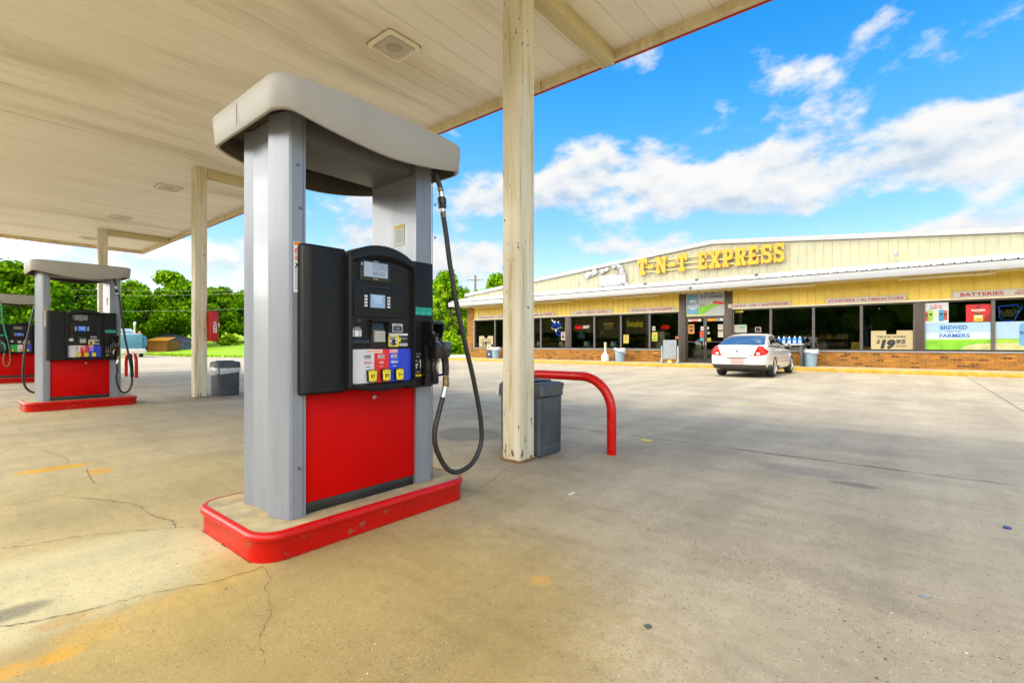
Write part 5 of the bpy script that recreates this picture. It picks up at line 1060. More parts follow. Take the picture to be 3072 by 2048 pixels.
m.build('blue_tube', s); m = MB(c); script(m, [(-16.72, 2.05), (-16.62, 1.96), (-16.4, 1.95), (-16.1, 2.04), (-15.98, 2.02)], .014, NYEL, YN-.04); m.build('yellow_tube', s); m = MB(c); script(m, [(-16.7, 2.55), (-16.6, 2.40), (-16.45, 2.42), (-16.5, 2.3)], .016, NW, YN-.04); script(m, [(-16.25, 2.32), (-16.2, 2.42)], .02, NW, YN-.04); script(m, [(-16.45, 1.9), (-16.35, 1.82)], .02, NW, YN-.04); m.build('white_tube', s)
# paper posters
def paper(a, b, z0, z1, col, label, marks=(), y=YP, cat='poster', name='window_poster'):
    c = ((a+b)/2, y, (z0+z1)/2); s = empty(name, c, label, cat)
    m = MB(c); flat(m, a, b, z0, z1, pbr('paper_%d_%d_%d' % tuple(int(99*q) for q in col), col, .6, var=.05), y); m.build('sheet', s)
    if marks:
        m = MB(c)
        for (p0, p1, q0, q1, cc) in marks:
            if isinstance(cc, str): m.text(cc, (a+(b-a)*(p0+p1)/2, y-.0045, z0+(z1-z0)*(q0+q1)/2), (b-a)*(p1-p0), (z1-z0)*(q1-q0), INK, bold=.02)
            else: m.box(a+(b-a)*p0, a+(b-a)*p1, y-.0045, y-.0032, z0+(z1-z0)*q0, z0+(z1-z0)*q1, pbr('print_%d_%d_%d' % tuple(int(99*q) for q in cc), cc, .6))
        m.build('print', s)
    return s
paper(-16.02, -15.74, 1.30, 1.78, (.60, .52, .45), 'small pale poster with dark figures beside the left brown post', [(.1, .9, .75, .9, (.3, .1, .08)), (.2, .8, .2, .55, (.05, .04, .04)), (.35, .65, .55, .65, (.05, .04, .04))])
paper(-12.0, -11.69, 1.11, 1.57, (.66, .52, .10), 'plain yellow poster under the yellow script neon', [(.3, .7, .25, .75, (.45, .33, .05)), (.15, .85, .85, .92, (.3, .2, .03))])
paper(-10.39, -10.10, 1.22, 1.68, (.60, .58, .05), 'yellow and green poster left of the pale board', [(.1, .9, .1, .3, (.1, .4, .05)), (.25, .75, .4, .8, (.45, .35, .05))])
paper(-10.37, -10.21, 1.76, 1.98, (.66, .62, .52), 'tiny pale notice high in the window left of OPEN', [(.2, .8, .3, .7, (.2, .17, .12))])
paper(-9.16, -8.99, 1.33, 1.46, (.60, .07, .03), 'small red card at the bottom right beside the entrance post', [(.1, .9, .3, .6, (.75, .3, .1))])
b_ = MB(); b_.box(-10.28, -9.78, 24.3, 24.34, .86, 1.70, pbr('pale_board', (.46, .50, .42), .5, var=.05), .01); tag(b_.build('display_board'), 'pale green board standing inside the window behind the chalkboard', 'board')
b_ = MB(); b_.tube([(-9.62, 24.22, 1.66), (-9.62, 24.22, 1.86)], .03, INK, 8); lump(b_, (-9.62, 24.2, 1.5), (.16, .08, .17), pbr('fan_dark', (.03, .035, .05), .4), 4, 0, 2); tag(b_.build('window_fan'), 'dark fan hanging inside the window below OPEN', 'fan')
paper(-6.41, -5.84, 1.60, 1.96, (.50, .50, .44), 'wide pale notice in the window above the white car roof', [(.4, .9, .5, .85, (.2, .42, .2)), (.05, .35, .2, .85, (.55, .45, .42)), (.4, .9, .15, .4, (.4, .42, .45))])
paper(-5.49, -5.24, 1.62, 1.84, (.60, .42, .40), 'small dark notice with pink border above the white car', [(.1, .9, .1, .9, (.03, .03, .06)), (.3, .7, .4, .6, (.4, .25, .3))])
mm = MB(); mm.text('1150', (-6.15, YP-.001, 2.575), .32, .10, YELLOW, bold=.02); tag(mm.build('house_number'), 'yellow street number in the top corner of the window right of the doors', 'number')
def price_card(a, b, z0, z1, label, y):
    c = ((a+b)/2, y, z0); s = empty('price_card', c, label, 'price card'); w_ = b-a; h = z1-z0
    m = MB(c); card = pbr('card_tan', (.58, .47, .24), .6, var=.05)
    m.prism([(a, y, z0), (b, y, z0), (b, y, z1-.01), (b-.02, y, z1), (a+w_*.62, y, z1), (a+w_*.62, y, z0+h*.80), (a+w_*.37, y, z0+h*.80), (a+w_*.37, y, z1), (a+.02, y, z1), (a, y, z1-.01)], (0, .012, 0), card); m.build('card', s)
    m = MB(c); m.text('TRUCK SHARE', (a+w_*.49, y-.002, z0+h*.67), w_*.69, h*.11, INK, bold=.03); m.text('$', (a+w_*.18, y-.002, z0+h*.41), w_*.10, h*.24, INK, bold=.03, shear=.2); m.text('19', (a+w_*.41, y-.002, z0+h*.27), w_*.37, h*.52, INK, bold=.075, shear=.2); m.text('95', (a+w_*.72, y-.002, z0+h*.41), w_*.24, h*.23, INK, bold=.04, shear=.15); m.text('IN TOWN', (a+w_*.73, y-.002, z0+h*.18), w_*.24, h*.07, INK, bold=.02)
    for q in (.24, .11): m.box(a+w_*.61, a+w_*.85, y-.003, y-.001, z0+h*q, z0+h*(q+.012), INK)
    m.build('lettering', s)
price_card(-1.25, .04, .87, 1.60, 'tan notched price card TRUCK SHARE $19.95 left of the farmers banner', 24.0425-.012)
price_card(-22.66, -21.40, .87, 1.60, 'tan notched price card in the far left window behind the blue bin', 24.0425-.012)
for k, (x, lab) in enumerate(((-17.71, 'blue and white carton low in the window just right of the cream column'), (-16.07, 'brown and cream carton low in the window left of the brown post'), (-14.35, 'blue and white carton low in the window under the LIGHT neon'), (-12.67, 'blue and white carton low in the window behind the ash urn'))):
    c = (x, 24.25, .80); s = empty('drink_carton', c, lab, 'carton', 'drink cartons on the window sill')
    m = MB(c); m.box(x-.16, x+.02, 24.15, 24.35, .965, 1.20, pbr('carton_white', (.60, .58, .50), .5)); m.box(x+.022, x+.20, 24.15, 24.35, .965, 1.21, pbr('carton_blue', (.02, .16, .50), .5, var=.3, scale=12) if k != 1 else pbr('carton_brown', (.40, .16, .05), .5, var=.3, scale=12)); m.build('box', s)
    m = MB(c); m.box(x-.3, x+.35, 24.13, 24.40, .80, .964, pbr('ledge_dark', (.05, .04, .035), .6)); m.build('ledge', s)
# mural over the entrance
c = (-7.69, 23.965, 2.97); s = empty('entrance_mural', c, 'printed panel over the doors, WELCOME TO TNT EXPRESS with beer can and farm field', 'sign')
m = MB(c); ym = 23.966; flat(m, -8.585, -6.79, 2.415, 3.545, pbr('mural_grey', (.50, .53, .54), .5, var=.06, scale=3), ym); m.prism([(-8.585, ym-.0032, 2.415), (-7.9, ym-.0032, 2.415), (-7.25, ym-.0032, 2.82), (-6.79, ym-.0032, 3.02), (-6.79, ym-.0032, 3.10), (-7.9, ym-.0032, 2.86), (-8.585, ym-.0032, 2.62)], (0, -.001, 0), GRS); m.prism([(-8.585, ym-.0045, 2.415), (-7.65, ym-.0045, 2.415), (-7.5, ym-.0045, 2.50), (-8.585, ym-.0045, 2.53)], (0, -.001, 0), WHEAT)
m.build('panel', s)
m = MB(c); can_print(m, -8.54, -8.0, 2.53, 3.48, ym-.006, pbr('print_canblue', (.16, .40, .66), .4, var=.1)); m.lathe([(.25, 0), (.25, .001)], (-8.27, ym-.0085, 2.98), pbr('print_snow', (.66, .72, .76), .5, var=.2, scale=9), 20, axis=(0, -1, 0)); m.text('BUSCH', (-8.27, ym-.012, 3.04), .5, .15, NAVY, bold=.03); m.text('LIGHT', (-8.27, ym-.012, 2.90), .30, .07, NAVY, bold=.02); m.build('can_print', s)
m = MB(c); m.text('WELCOME TO', (-7.40, ym-.005, 3.49), .62, .09, NAVY, bold=.02); m.text('TNT EXPRESS', (-7.39, ym-.005, 3.33), 1.05, .14, NAVY, bold=.03); m.build('lettering', s)
m = MB(c); m.prism([(-7.32, ym-.005, 2.99), (-6.86, ym-.005, 2.93), (-6.80, ym-.005, 2.98), (-6.82, ym-.005, 3.04), (-7.05, ym-.005, 3.10), (-7.30, ym-.005, 3.13)], (0, -.001, 0), pbr('tractor_red', (.45, .03, .04), .5, var=.3, scale=20)); m.prism([(-7.93, ym-.005, 2.87), (-7.62, ym-.005, 2.93), (-7.64, ym-.005, 3.03), (-7.92, ym-.005, 3.02)], (0, -.001, 0), pbr('barn_print', (.26, .22, .18), .5, var=.3, scale=20)); m.build('farm_print', s)
# door stickers
YD = 24.026
def dstick(a, b, z0, z1, col, label, marks=()): paper(a, b, z0, z1, col, label, marks, YD, 'sticker', 'door_sticker')
dstick(-8.51, -7.88, 2.17, 2.29, (.70, .10, .06), 'long red and white sticker at the top of the left door', [(.0, .25, .1, .9, (.75, .72, .70)), (.75, 1, .1, .9, (.75, .72, .7)), (.3, .7, .5, .8, (.75, .72, .7))])
dstick(-8.51, -8.21, 1.58, 2.03, (.66, .26, .03), 'orange notice with black print on the left door', [(.1, .9, .65, .85, (.1, .04, .02)), (.2, .8, .2, .5, (.1, .04, .02))])
dstick(-7.90, -7.77, 1.73, 1.92, (.70, .66, .64), 'small white sticker beside the left door handle rail', [(.3, .7, .3, .7, (.3, .05, .05))])
dstick(-7.95, -7.77, 1.40, 1.70, (.62, .06, .02), 'red double sticker on the left door above the handle', [(.1, .9, .46, .52, (.05, .03, .02))])
dstick(-7.95, -7.77, 1.22, 1.38, (.04, .30, .42), 'teal sticker on the left door beside the handle', [(.5, .95, .1, .8, (.1, .5, .6))])
dstick(-7.60, -7.14, 2.17, 2.31, (.72, .28, .02), 'orange sticker at the top of the right door', [(.1, .5, .4, .7, (.75, .5, .1))])
dstick(-7.13, -6.87, 2.17, 2.31, (.68, .68, .66), 'white and blue sticker at the top of the right door', [(.0, .45, .1, .9, (.1, .35, .6))])
dstick(-7.60, -7.52, 1.78, 1.90, (.68, .60, .60), 'tiny white sticker at the left side of the right door', [(.3, .7, .3, .7, (.6, .1, .1))])
dstick(-7.60, -7.48, 1.55, 1.66, (.50, .50, .48), 'tiny grey lettered sticker on the right door', [(.1, .9, .6, .8, (.1, .1, .1)), (.1, .9, .2, .4, (.1, .1, .1))])
dstick(-7.60, -7.43, 1.20, 1.37, (.62, .48, .02), 'yellow sticker on the right door beside the handle', [(.3, .7, .3, .7, (.2, .15, .02))])
dstick(-7.10, -6.87, 1.74, 2.0, (.56, .50, .40), 'upper of two cream paper notices on the right door', [(.1, .9, .7, .75, (.3, .27, .2)), (.1, .8, .5, .55, (.3, .27, .2))])
dstick(-7.10, -6.87, 1.39, 1.68, (.56, .52, .44), 'lower of two cream paper notices on the right door', [(.1, .9, .7, .75, (.3, .27, .2)), (.1, .8, .4, .45, (.3, .27, .2))])

# ------------------------------------------------------------------ things on the sidewalk
BINB = pbr('bin_blue_grey', (.20, .29, .37), .5, var=.08, scale=4); LINER = pbr('clear_liner', (.52, .56, .60), .3, var=.2, scale=20, bump=.4, bscale=30)
def round_bin(x, y, label, seed):
    s = empty('round_bin', (x, y, .15), label, 'trash bin', 'round blue-grey bins along the store front')
    m = MB((x, y, .15)); m.lathe([(.21, .15), (.225, .17), (.275, .80), (.295, .81), (.295, .835), (.27, .835), (.20, .2)], (x, y, 0), BINB, 28); m.build('barrel', s)
    r = random.Random(seed); n = 28; rings = []
    for (rad, z, wob) in ((.262, .78, .0), (.272, .845, .01), (.300, .85, .012), (.308, .80, .02), (.305, .70, .03)):
        ph = r.uniform(0, 6); rings.append([(x+rad*math.cos(2*math.pi*k/n), y+rad*math.sin(2*math.pi*k/n), z+wob*(1.4*math.sin(2*math.pi*k/n*2+ph)+math.sin(2*math.pi*k/n*5+ph))-(.06*(math.cos(2*math.pi*k/n)) if z < .75 else 0)) for k in range(n)])
    m = MB((x, y, .15)); m.rings(rings, LINER); m.build('bin_liner', s)
round_bin(-20.55, 23.35, 'round blue-grey bin with liner at the far left window', 1)
round_bin(-11.88, 23.4, 'round blue-grey bin with white liner right of the ash urn', 2)
round_bin(-3.25, 23.4, 'round blue-grey bin with clear liner beside the blue jugs', 3)
c = (-12.8, 23.5, .15); s = empty('ash_urn', c, 'cream bottle-shaped ash urn on the sidewalk between windows and blue bin', 'ash urn')
m = MB(c); m.lathe([(.20, .152), (.215, .17), (.215, .40), (.20, .45), (.13, .53), (.075, .60), (.06, .70), (.052, 1.0), (.06, 1.02), (.062, 1.06)], (-12.8, 23.5, 0), pbr('urn_cream', (.62, .58, .48), .5, var=.06), 24); m.build('body', s)
m = MB(c); m.lathe([(.06, 1.062), (.072, 1.07), (.075, 1.12), (.062, 1.155), (.02, 1.16)], (-12.8, 23.5, 0), pbr('urn_cream', (.62, .58, .48), .5, var=.06), 20); m.box(-12.83, -12.77, 23.42, 23.44, 1.085, 1.12, INK); m.build('cap', s)
c = (-9.0, 22.95, .15); s = empty('sandwich_board', c, 'grey chalkboard stand on pale blue plastic legs left of the doors', 'sandwich board')
m = MB(c); m.prism([(-9.33, 22.86, .36), (-8.68, 22.86, .36), (-8.68, 22.92, 1.27), (-9.33, 22.92, 1.27)], (0, .03, 0), pbr('chalkboard', (.19, .21, .23), .6, var=.12, scale=9), .01); m.build('board', s)
for sx in (-9.40, -8.60):
    m = MB(c); m.tube(smooth_path([(sx, 22.90, .98), (sx, 22.92, .6), (sx, 22.92, .32), (sx, 22.80, .20), (sx, 22.68, .17)], 4), .035, pbr('plastic_paleblue', (.28, .38, .48), .5), 8); m.tube(smooth_path([(sx, 22.92, .34), (sx, 23.04, .22), (sx, 23.14, .17)], 4), .035, pbr('plastic_paleblue', (.28, .38, .48), .5), 8); m.build('leg', s)
m = MB(c); m.lathe([(.12, .155), (.13, .2), (.10, .3)], (-9.0, 22.93, 0), pbr('weight_yellow', (.50, .42, .12), .6), 16); m.build('base_weight', s)
c = (-21.15, 23.45, .15); s = empty('advert_stand', c, 'dark advert stand with orange picture beside the far left bin', 'advert stand')
m = MB(c); m.box(-21.42, -20.98, 23.40, 23.55, .152, 1.06, pbr('stand_dark', (.035, .045, .07), .4), .01); m.build('frame', s)
m = MB(c); flat(m, -21.36, -21.02, .70, 1.02, pbr('ad_white', (.62, .60, .56), .5), 23.3985); m.lathe([(.12, 0), (.12, .002)], (-21.19, 23.395, .88), pbr('ad_orange', (.74, .34, .03), .5), 16, axis=(0, -1, 0)); flat(m, -21.34, -21.04, .24, .64, pbr('ad_navy', (.03, .05, .12), .5), 23.3985); m.lathe([(.07, 0), (.07, .002)], (-21.19, 23.395, .40), pbr('ad_pale', (.5, .58, .7), .5, var=.4, scale=20), 9, axis=(0, -1, 0)); m.build('picture', s)
# washer-fluid rack and jugs
c = (-3.95, 23.2, .15); s = empty('jug_stand', c, 'dark stand carrying blue jugs, behind the white car', 'stand')
m = MB(c); m.box(-4.45, -3.42, 22.95, 23.45, 1.04, 1.09, pbr('stand_grey', (.38, .38, .36), .5), .006); m.build('shelf', s)
for a in (-4.40, -3.56): m = MB(c); m.box(a, a+.10, 23.0, 23.4, .155, 1.038, pbr('stand_dark2', (.05, .05, .05), .5), .006); m.build('leg', s)
m = MB(c); m.box(-3.40, -3.20, 23.2, 23.4, 1.0, 1.14, INK, .01); m.build('tray', s)
JB = pbr('jug_blue', (.03, .17, .62), .25, var=.15, scale=9, coat=.3)
r = random.Random(5); jug = None
def make_jug(loc, label):
    s = empty('fluid_jug', loc, label, 'jug', 'blue fluid jugs on the stand')
    m = MB(); m.rings([[(sx*w_, sy*w_*.75, z) for sx, sy in ((1, .5), (.7, 1), (-.7, 1), (-1, .5), (-1, -.5), (-.7, -1), (.7, -1), (1, -.5))] for w_, z in ((.070, 0), (.078, .01), (.078, .17), (.070, .21), (.032, .26), (.026, .275))], JB, True, True); m.build('bottle', s, sharp=50)
    m = MB(); m.lathe([(.026, .276), (.026, .30), (.02, .302)], (0, 0, 0), WHITE, 12); m.build('cap', s)
    m = MB(); m.box(-.05, .05, -.0612, -.0592, .04, .13, pbr('jug_label', (.50, .55, .66), .5, var=.4, scale=40)); m.box(-.03, .03, -.0622, -.0614, .08, .11, PRED); m.build('label', s)
    return s
jx = [-4.35, -4.16, -3.96, -3.76, -3.57]
for k, x in enumerate(jx): make_jug((x, 23.12, 1.091), ('blue jug at the left end of the row, above the car mirror', 'blue jug second from the left end of the row', 'blue jug in the middle of the row', 'blue jug second from the right end of the row', 'blue jug at the right end of the row by the clear-lined bin')[k])

# ------------------------------------------------------------------ things under the canopy
def hoop(x, label):
    c = (x, 4.35, 0)
    m = MB(c); rr_ = .34; P = [(x-.61, 4.35, -.02), (x-.61, 4.35, .35)]
    for k in range(13): a = R(180-90*k/12); P.append((x-.61+rr_+rr_*math.cos(a), 4.35, .76-rr_+rr_*math.sin(a)))
    for k in range(13): a = R(90-90*k/12); P.append((x+.61-rr_+rr_*math.cos(a), 4.35, .76-rr_+rr_*math.sin(a)))
    P += [(x+.61, 4.35, .35), (x+.61, 4.35, -.02)]
    m.tube(P, .047, RED_EDGE, 18); return tag(m.build('hoop_guard', loc=c), label, 'guard rail', 'red hoop guards at the canopy columns')
h1 = hoop(-2.91, 'red steel hoop guard beside the grey bin at the near column')
h2 = hoop(-19.71, 'red steel hoop guard far off in front of the blue truck')
BING = pbr('bin_slate', (.052, .064, .078), .55, var=.12, scale=5, dirt=(.13, .12, .10), dirt_amt=.4, dscale=4)
def square_bin(x, y, label, liner):
    c = (x, y, 0); s = empty('square_bin', c, label, 'trash bin', 'square grey bins under the canopy')
    def rq(hx, hy, z, r=.03, jit=0):
        P = []
        for (sx, sy, a0) in ((1, 1, 0), (-1, 1, 90), (-1, -1, 180), (1, -1, 270)):
            for j in range(4): a = R(a0+30*j); P.append((x+sx*(hx-r)+r*math.cos(a), y+sy*(hy-r)+r*math.sin(a), z))
        return P
    m = MB(c); m.rings([rq(.235, .185, .001), rq(.245, .195, .02), rq(.25, .20, .57)], BING, True, True); m.build('body', s)
    m = MB(c)
    for sy in (-1, 1):
        for q in ((-.19, .19, .075, .085), (-.19, .19, .53, .54)): m.box(x+q[0], x+q[1], y+sy*.199-.004, y+sy*.199+.004, q[2], q[3], BING, .002)
    for sx in (-1, 1):
        m.box(x+sx*.2475-.004, x+sx*.2475+.004, y-.15, y+.15, .075, .10, BING, .003); m.box(x+sx*.2495-.004, x+sx*.2495+.004, y-.15, y+.15, .525, .535, BING, .003)
        m.box(x+sx*.249-.003, x+sx*.249+.003, y-.15, y-.143, .10, .525, BING); m.box(x+sx*.249-.003, x+sx*.249+.003, y+.143, y+.15, .10, .525, BING)
    m.build('panel_moulding', s)
    m = MB(c); L1 = [rq(.252, .202, .575), rq(.268, .218, .588), rq(.266, .216, .64), rq(.262, .212, .69), rq(.24, .19, .715), rq(.15, .12, .722), rq(.14, .11, .70)]
    if not liner:
        for ring in L1[1:4]:
            for k, p in enumerate(ring):
                q = noise.noise(Vector((p[0]*7, p[1]*7, p[2]*9))); ring[k] = (p[0]+.03*q*(1 if p[0] > x else -1), p[1]+.03*q, p[2]+.02*q)
    m.rings(L1, BING, True, True); m.box(x-.16, x+.16, y-.13, y+.13, .718, .735, BLACKP, .008); m.build('lid', s, sharp=22)
    if liner:
        m = MB(c); n = 24; r = random.Random(4); rings = []
        for (k0, z, g) in ((.0, .60, 0), (.012, .585, .01), (.03, .545, .03), (.022, .49, .035), (.004, .44, .03)):
            ring = []
            for k in range(n+1):
                t = k/n; px, py = (x+.255, y-.205) if False else (x-.255+.51*t, y-.205)
                ring.append((px+r.uniform(-.006, .006), py-k0-.01*math.sin(t*9+z*30), z+.035*math.sin(t*3.1)*(-1 if z < .55 else .2)+.05*t*(1 if z < .55 else 0)+r.uniform(-.006, .006)))
            rings.append(ring)
        m.rings(rings, LINER, close=False)
        rings = []
        for (k0, z, g) in ((.0, .60, 0), (.012, .58, .01), (.028, .54, .03), (.02, .49, .035), (.004, .45, .03)):
            rings.append([(x+.255+k0, y-.205+.41*k/12, z+.045*(k/12)*(1 if z < .57 else 0)+r.uniform(-.005, .005)) for k in range(13)])
        m.rings(rings, LINER, close=False); m.build('bin_liner', s, sharp=60)
    else:
        m = MB(c); lump(m, (x-.30, y-.05, .60), (.06, .12, .06), LINER, 2, 0, 2); m.build('bin_liner', s)
    return s
square_bin(-2.995, 3.945, 'square grey bin with crumpled lid behind the near column', False)
square_bin(-11.37, 4.135, 'square grey bin with a plastic bag hanging out, beside the far column', True)
c = (-11.2, 3.85, 1.15); s = empty('extinguisher_box', c, 'red fire extinguisher box on the side of the far column', 'extinguisher box')
m = MB(c); m.box(-11.33, -11.03, 3.738, 3.885, 1.15, 1.76, pbr('box_red', (.50, .006, .008), .4, var=.05), .006); m.build('case', s)
m = MB(c); m.box(-11.0302, -11.0265, 3.79, 3.85, 1.32, 1.50, WHITE)
for k, ch in enumerate('FIRE'): m.text(ch, (-11.0255, 3.82, 1.475-.042*k), .028, .034, INK, bold=.03, **YX)
for a, b in ((.0, .05), (.025, .05)): m.prism([(-11.029, 3.785+a, 1.55), (-11.029, 3.80+a, 1.55), (-11.029, 3.825+a*.6, 1.52), (-11.029, 3.815+a*.6, 1.515)], (.002, 0, 0), WHITE)
m.build('fire_label', s)
m = MB(c); m.box(-11.04, -11.035, 3.886, 3.905, 1.44, 1.52, WHITE); m.build('inspection_tag', s); m = MB(c); m.lathe([(.02, 0), (.02, .02)], (-11.1, 3.83, 1.125), BLACKP, 10); m.build('latch', s)

# ------------------------------------------------------------------ white sedan
def project(m, bvh, pts2, axis, d0, sgn, mat, off=.004, sub=3):
    """patch cut to a 2-D outline and laid on the body; axis 'y': pts are (x,z) seen along y; axis 'x': pts are (y,z)"""
    b = bmesh.new()
    vs = [b.verts.new((p[0], 0, p[1])) for p in pts2]; b.faces.new(vs); bmesh.ops.triangulate(b, faces=b.faces[:])
    for _ in range(sub): bmesh.ops.subdivide_edges(b, edges=b.edges[:], cuts=1, use_grid_fill=True)
    out = []; ok = {}
    for v in b.verts:
        o, d = (Vector((v.co.x, d0, v.co.z)), Vector((0, sgn, 0))) if axis == 'y' else (Vector((d0, v.co.x, v.co.z)), Vector((sgn, 0, 0)))
        h = bvh.ray_cast(o, d)
        ok[v.index] = h[0] is not None
        out.append((h[0]+(h[1] if h[1].dot(d) < 0 else -h[1])*off) if h[0] is not None else o)
    b.verts.index_update()
    fs = [[v.index for v in f.verts] for f in b.faces if all(ok.get(v.index, False) for v in f.verts)]
    m.add(out, fs, mat); b.free()
def strip(m, bvh, pts2, axis, d0, sgn, w_, mat, off=.003):
    for (a, b) in zip(pts2[:-1], pts2[1:]):
        A, B = Vector(a), Vector(b); t = (B-A).normalized(); n = Vector((-t.y, t.x))*w_/2
        k = max(1, int((B-A).length/.08)); rows = []
        for i in range(k+1):
            p = A.lerp(B, i/k); r_ = []
            for q in (p+n, p-n):
                o, d = (Vector((q.x, d0, q.y)), Vector((0, sgn, 0))) if axis == 'y' else (Vector((d0, q.x, q.y)), Vector((sgn, 0, 0)))
                h = bvh.ray_cast(o, d)
                if h[0] is None: break
                r_.append(h[0]+(h[1] if h[1].dot(d) < 0 else -h[1])*off)
            if len(r_) == 2: rows.append(r_)
        if len(rows) > 1: m.add([q for r_ in rows for q in r_], [(2*i, 2*i+1, 2*i+3, 2*i+2) for i in range(len(rows)-1)], mat)
CARW = pbr('car_white', (.62, .61, .58), .25, var=.03, scale=2, coat=.8)
CARD = pbr('car_dark_trim', (.035, .033, .030), .55, var=.15)
def sedan(loc, rot, label, paint, plate_=True):
    c = empty('parked_car', loc, label, 'car'); c.rotation_euler = (0, 0, rot)
    # stations: y, half width, bottom, shoulder height, deck height
    ST = [(.02, .60, .42, .70, .90), (.04, .74, .34, .72, .99), (.10, .82, .28, .74, 1.035), (.25, .865, .25, .76, 1.045), (.6, .89, .22, .78, 1.03), (1.2, .90, .19, .77, 1.00), (2.4, .90, .18, .74, .96), (3.3, .90, .19, .72, .95), (3.9, .885, .20, .70, .90), (4.4, .84, .22, .66, .80), (4.68, .74, .26, .60, .70), (4.78, .58, .32, .55, .62)]
    def sec(y, w_, zb, zs, zd):
        return [(0, zb), (w_*.75, zb), (w_*.93, zb+.04), (w_*.985, zb+.16), (w_, zs-.12), (w_*.99, zs), (w_*.955, zs+(zd-zs)*.55), (w_*.88, zd-.025), (w_*.70, zd+.005), (w_*.3, zd+.012), (0, zd+.014)]
    m = MB(); rings = []
    for s_ in ST:
        h = sec(*s_); rings.append([(x, s_[0], z) for x, z in h]+[(-x, s_[0], z) for x, z in h[1:-1][::-1]])
    m.rings(rings, paint, True, True)
    # greenhouse
    GH = [(.42, 1.02, .735, .70), (.62, 1.11, .70, .64), (1.02, 1.30, .645, .57), (1.35, 1.405, .60, .52), (1.75, 1.44, .585, .48), (2.2, 1.445, .585, .48), (2.6, 1.40, .60, .50), (2.95, 1.28, .64, .56), (3.35, 1.11, .70, .64), (3.60, .985, .745, .70)]
    gr = []
    for y, zt, wt, wt2 in GH:
        zb = .93; wb = .80; lean = min(1, (zt-zb)/.5)
        w0, w1 = .815, .815-(.815-wt)*1.0
        gr.append([(w0, y, zb), (w0+(w1-w0)*.5+.01, y, zb+(zt-zb)*.5), (w1, y, zt-.045*lean), (w1-.06, y, zt-.010*lean), (w1*.5, y, zt+.006), (0, y, zt+.012), (-w1*.5, y, zt+.006), (-(w1-.06), y, zt-.010*lean), (-w1, y, zt-.045*lean), (-(w0+(w1-w0)*.5+.01), y, zb+(zt-zb)*.5), (-w0, y, zb)])
    m2 = MB(); m2.rings(gr, paint, True, True)
    def fin(mb, lv):
        bmesh.ops.recalc_face_normals(mb.bm, faces=mb.bm.faces[:])
        o = mb.build('tmp', sharp=None); md = o.modifiers.new('s', 'SUBSURF'); md.levels = lv; md.render_levels = lv
        return o
    bo, go = fin(m, 2), fin(m2, 2)
    cut = []
    for y in (1.12, 3.97):
        cm = MB(); cm.lathe([(.345, -1.2), (.345, 1.2)], (0, y, .325), CARD, 36, axis=(1, 0, 0)); k = cm.build('cut', sharp=None); md = bo.modifiers.new('b', 'BOOLEAN'); md.object = k; md.operation = 'DIFFERENCE'; cut.append(k)
    bpy.context.view_layer.update(); dg = bpy.context.evaluated_depsgraph_get()
    body = bpy.data.meshes.new_from_object(bo.evaluated_get(dg)); cab = bpy.data.meshes.new_from_object(go.evaluated_get(dg))
    bb = BVHTree.FromObject(bo, dg); bg_ = BVHTree.FromObject(go, dg)
    for o in [bo, go]+cut: bpy.data.objects.remove(o)
    for me, nm in ((body, 'body'), (cab, 'cabin')):
        for p in me.polygons: p.use_smooth = True
        me.set_sharp_from_angle(angle=R(50)); me.name = nm; ob = bpy.data.objects.new(nm, me); COL.objects.link(ob); ob.parent = c
    def part(nm, mb, par=c, sharp=40): return mb.build(nm, par, sharp)
    BACKG = pbr('car_glass_rear', (.035, .07, .125), .08, var=.3, scale=2.5, coat=1); SIDEG = pbr('car_glass_side', (.018, .024, .028), .05, var=.4, scale=3, coat=1)
    m = MB(); project(m, bg_, [(-.70, 1.045), (.70, 1.045), (.60, 1.33), (.52, 1.372), (-.52, 1.372), (-.60, 1.33)], 'y', -1, 1, BACKG, .004, 4); part('rear_window', m)
    m = MB(); project(m, bg_, [(-.72, 1.0), (.72, 1.0), (.56, 1.36), (-.56, 1.36)], 'y', 6, -1, SIDEG, .004, 4); part('windscreen', m)
    for sx in (1, -1):
        for nm, P in (('side_window', [(2.12, 1.0), (2.12, 1.352), (2.55, 1.315), (2.95, 1.19), (3.28, 1.005)]), ('side_window', [(1.10, 1.015), (1.02, 1.08), (1.25, 1.26), (1.55, 1.34), (2.05, 1.358), (2.05, 1.0)])):
            m = MB(); project(m, bg_, P, 'x', 2*sx, -sx, SIDEG, .004, 3); part(nm, m)
        # tail lamp: wraps the rear corner
        RL = pbr('tail_lamp_red', (.50, .008, .004), .2, var=.1, spec=.3, emit=.05)
        P = [(sx*.845, .80), (sx*.835, .87), (sx*.72, 1.0), (sx*.60, 1.01), (sx*.50, .76), (sx*.47, .71), (sx*.60, .705), (sx*.80, .735)]
        m = MB(); project(m, bb, P, 'y', -1, 1, RL, .006, 4); t_ = part('tail_lamp', m)
        m = MB(); project(m, bb, [(sx*.615+.058*math.cos(R(a)), .775+.045*math.sin(R(a))) for a in range(0, 360, 30)], 'y', -1, 1, pbr('lamp_clear', (.70, .60, .60), .15, coat=1), .010, 2); part('lamp_lens', m, t_)
        m = MB(); strip(m, bb, [(.5, .56), (4.3, .54)], 'x', 2*sx, -sx, .018, pbr('body_strip', (.55, .54, .51), .4), .005); part('side_moulding', m)
        m = MB()
        for pts in ([(2.09, .96), (2.09, .26)], [(3.38, .93), (3.34, .60), (3.42, .26), (2.09, .25)], [(1.02, .98), (1.12, .80), (1.42, .62), (1.46, .27), (2.09, .25)]): strip(m, bb, pts, 'x', 2*sx, -sx, .008, INK)
        part('door_seam', m)
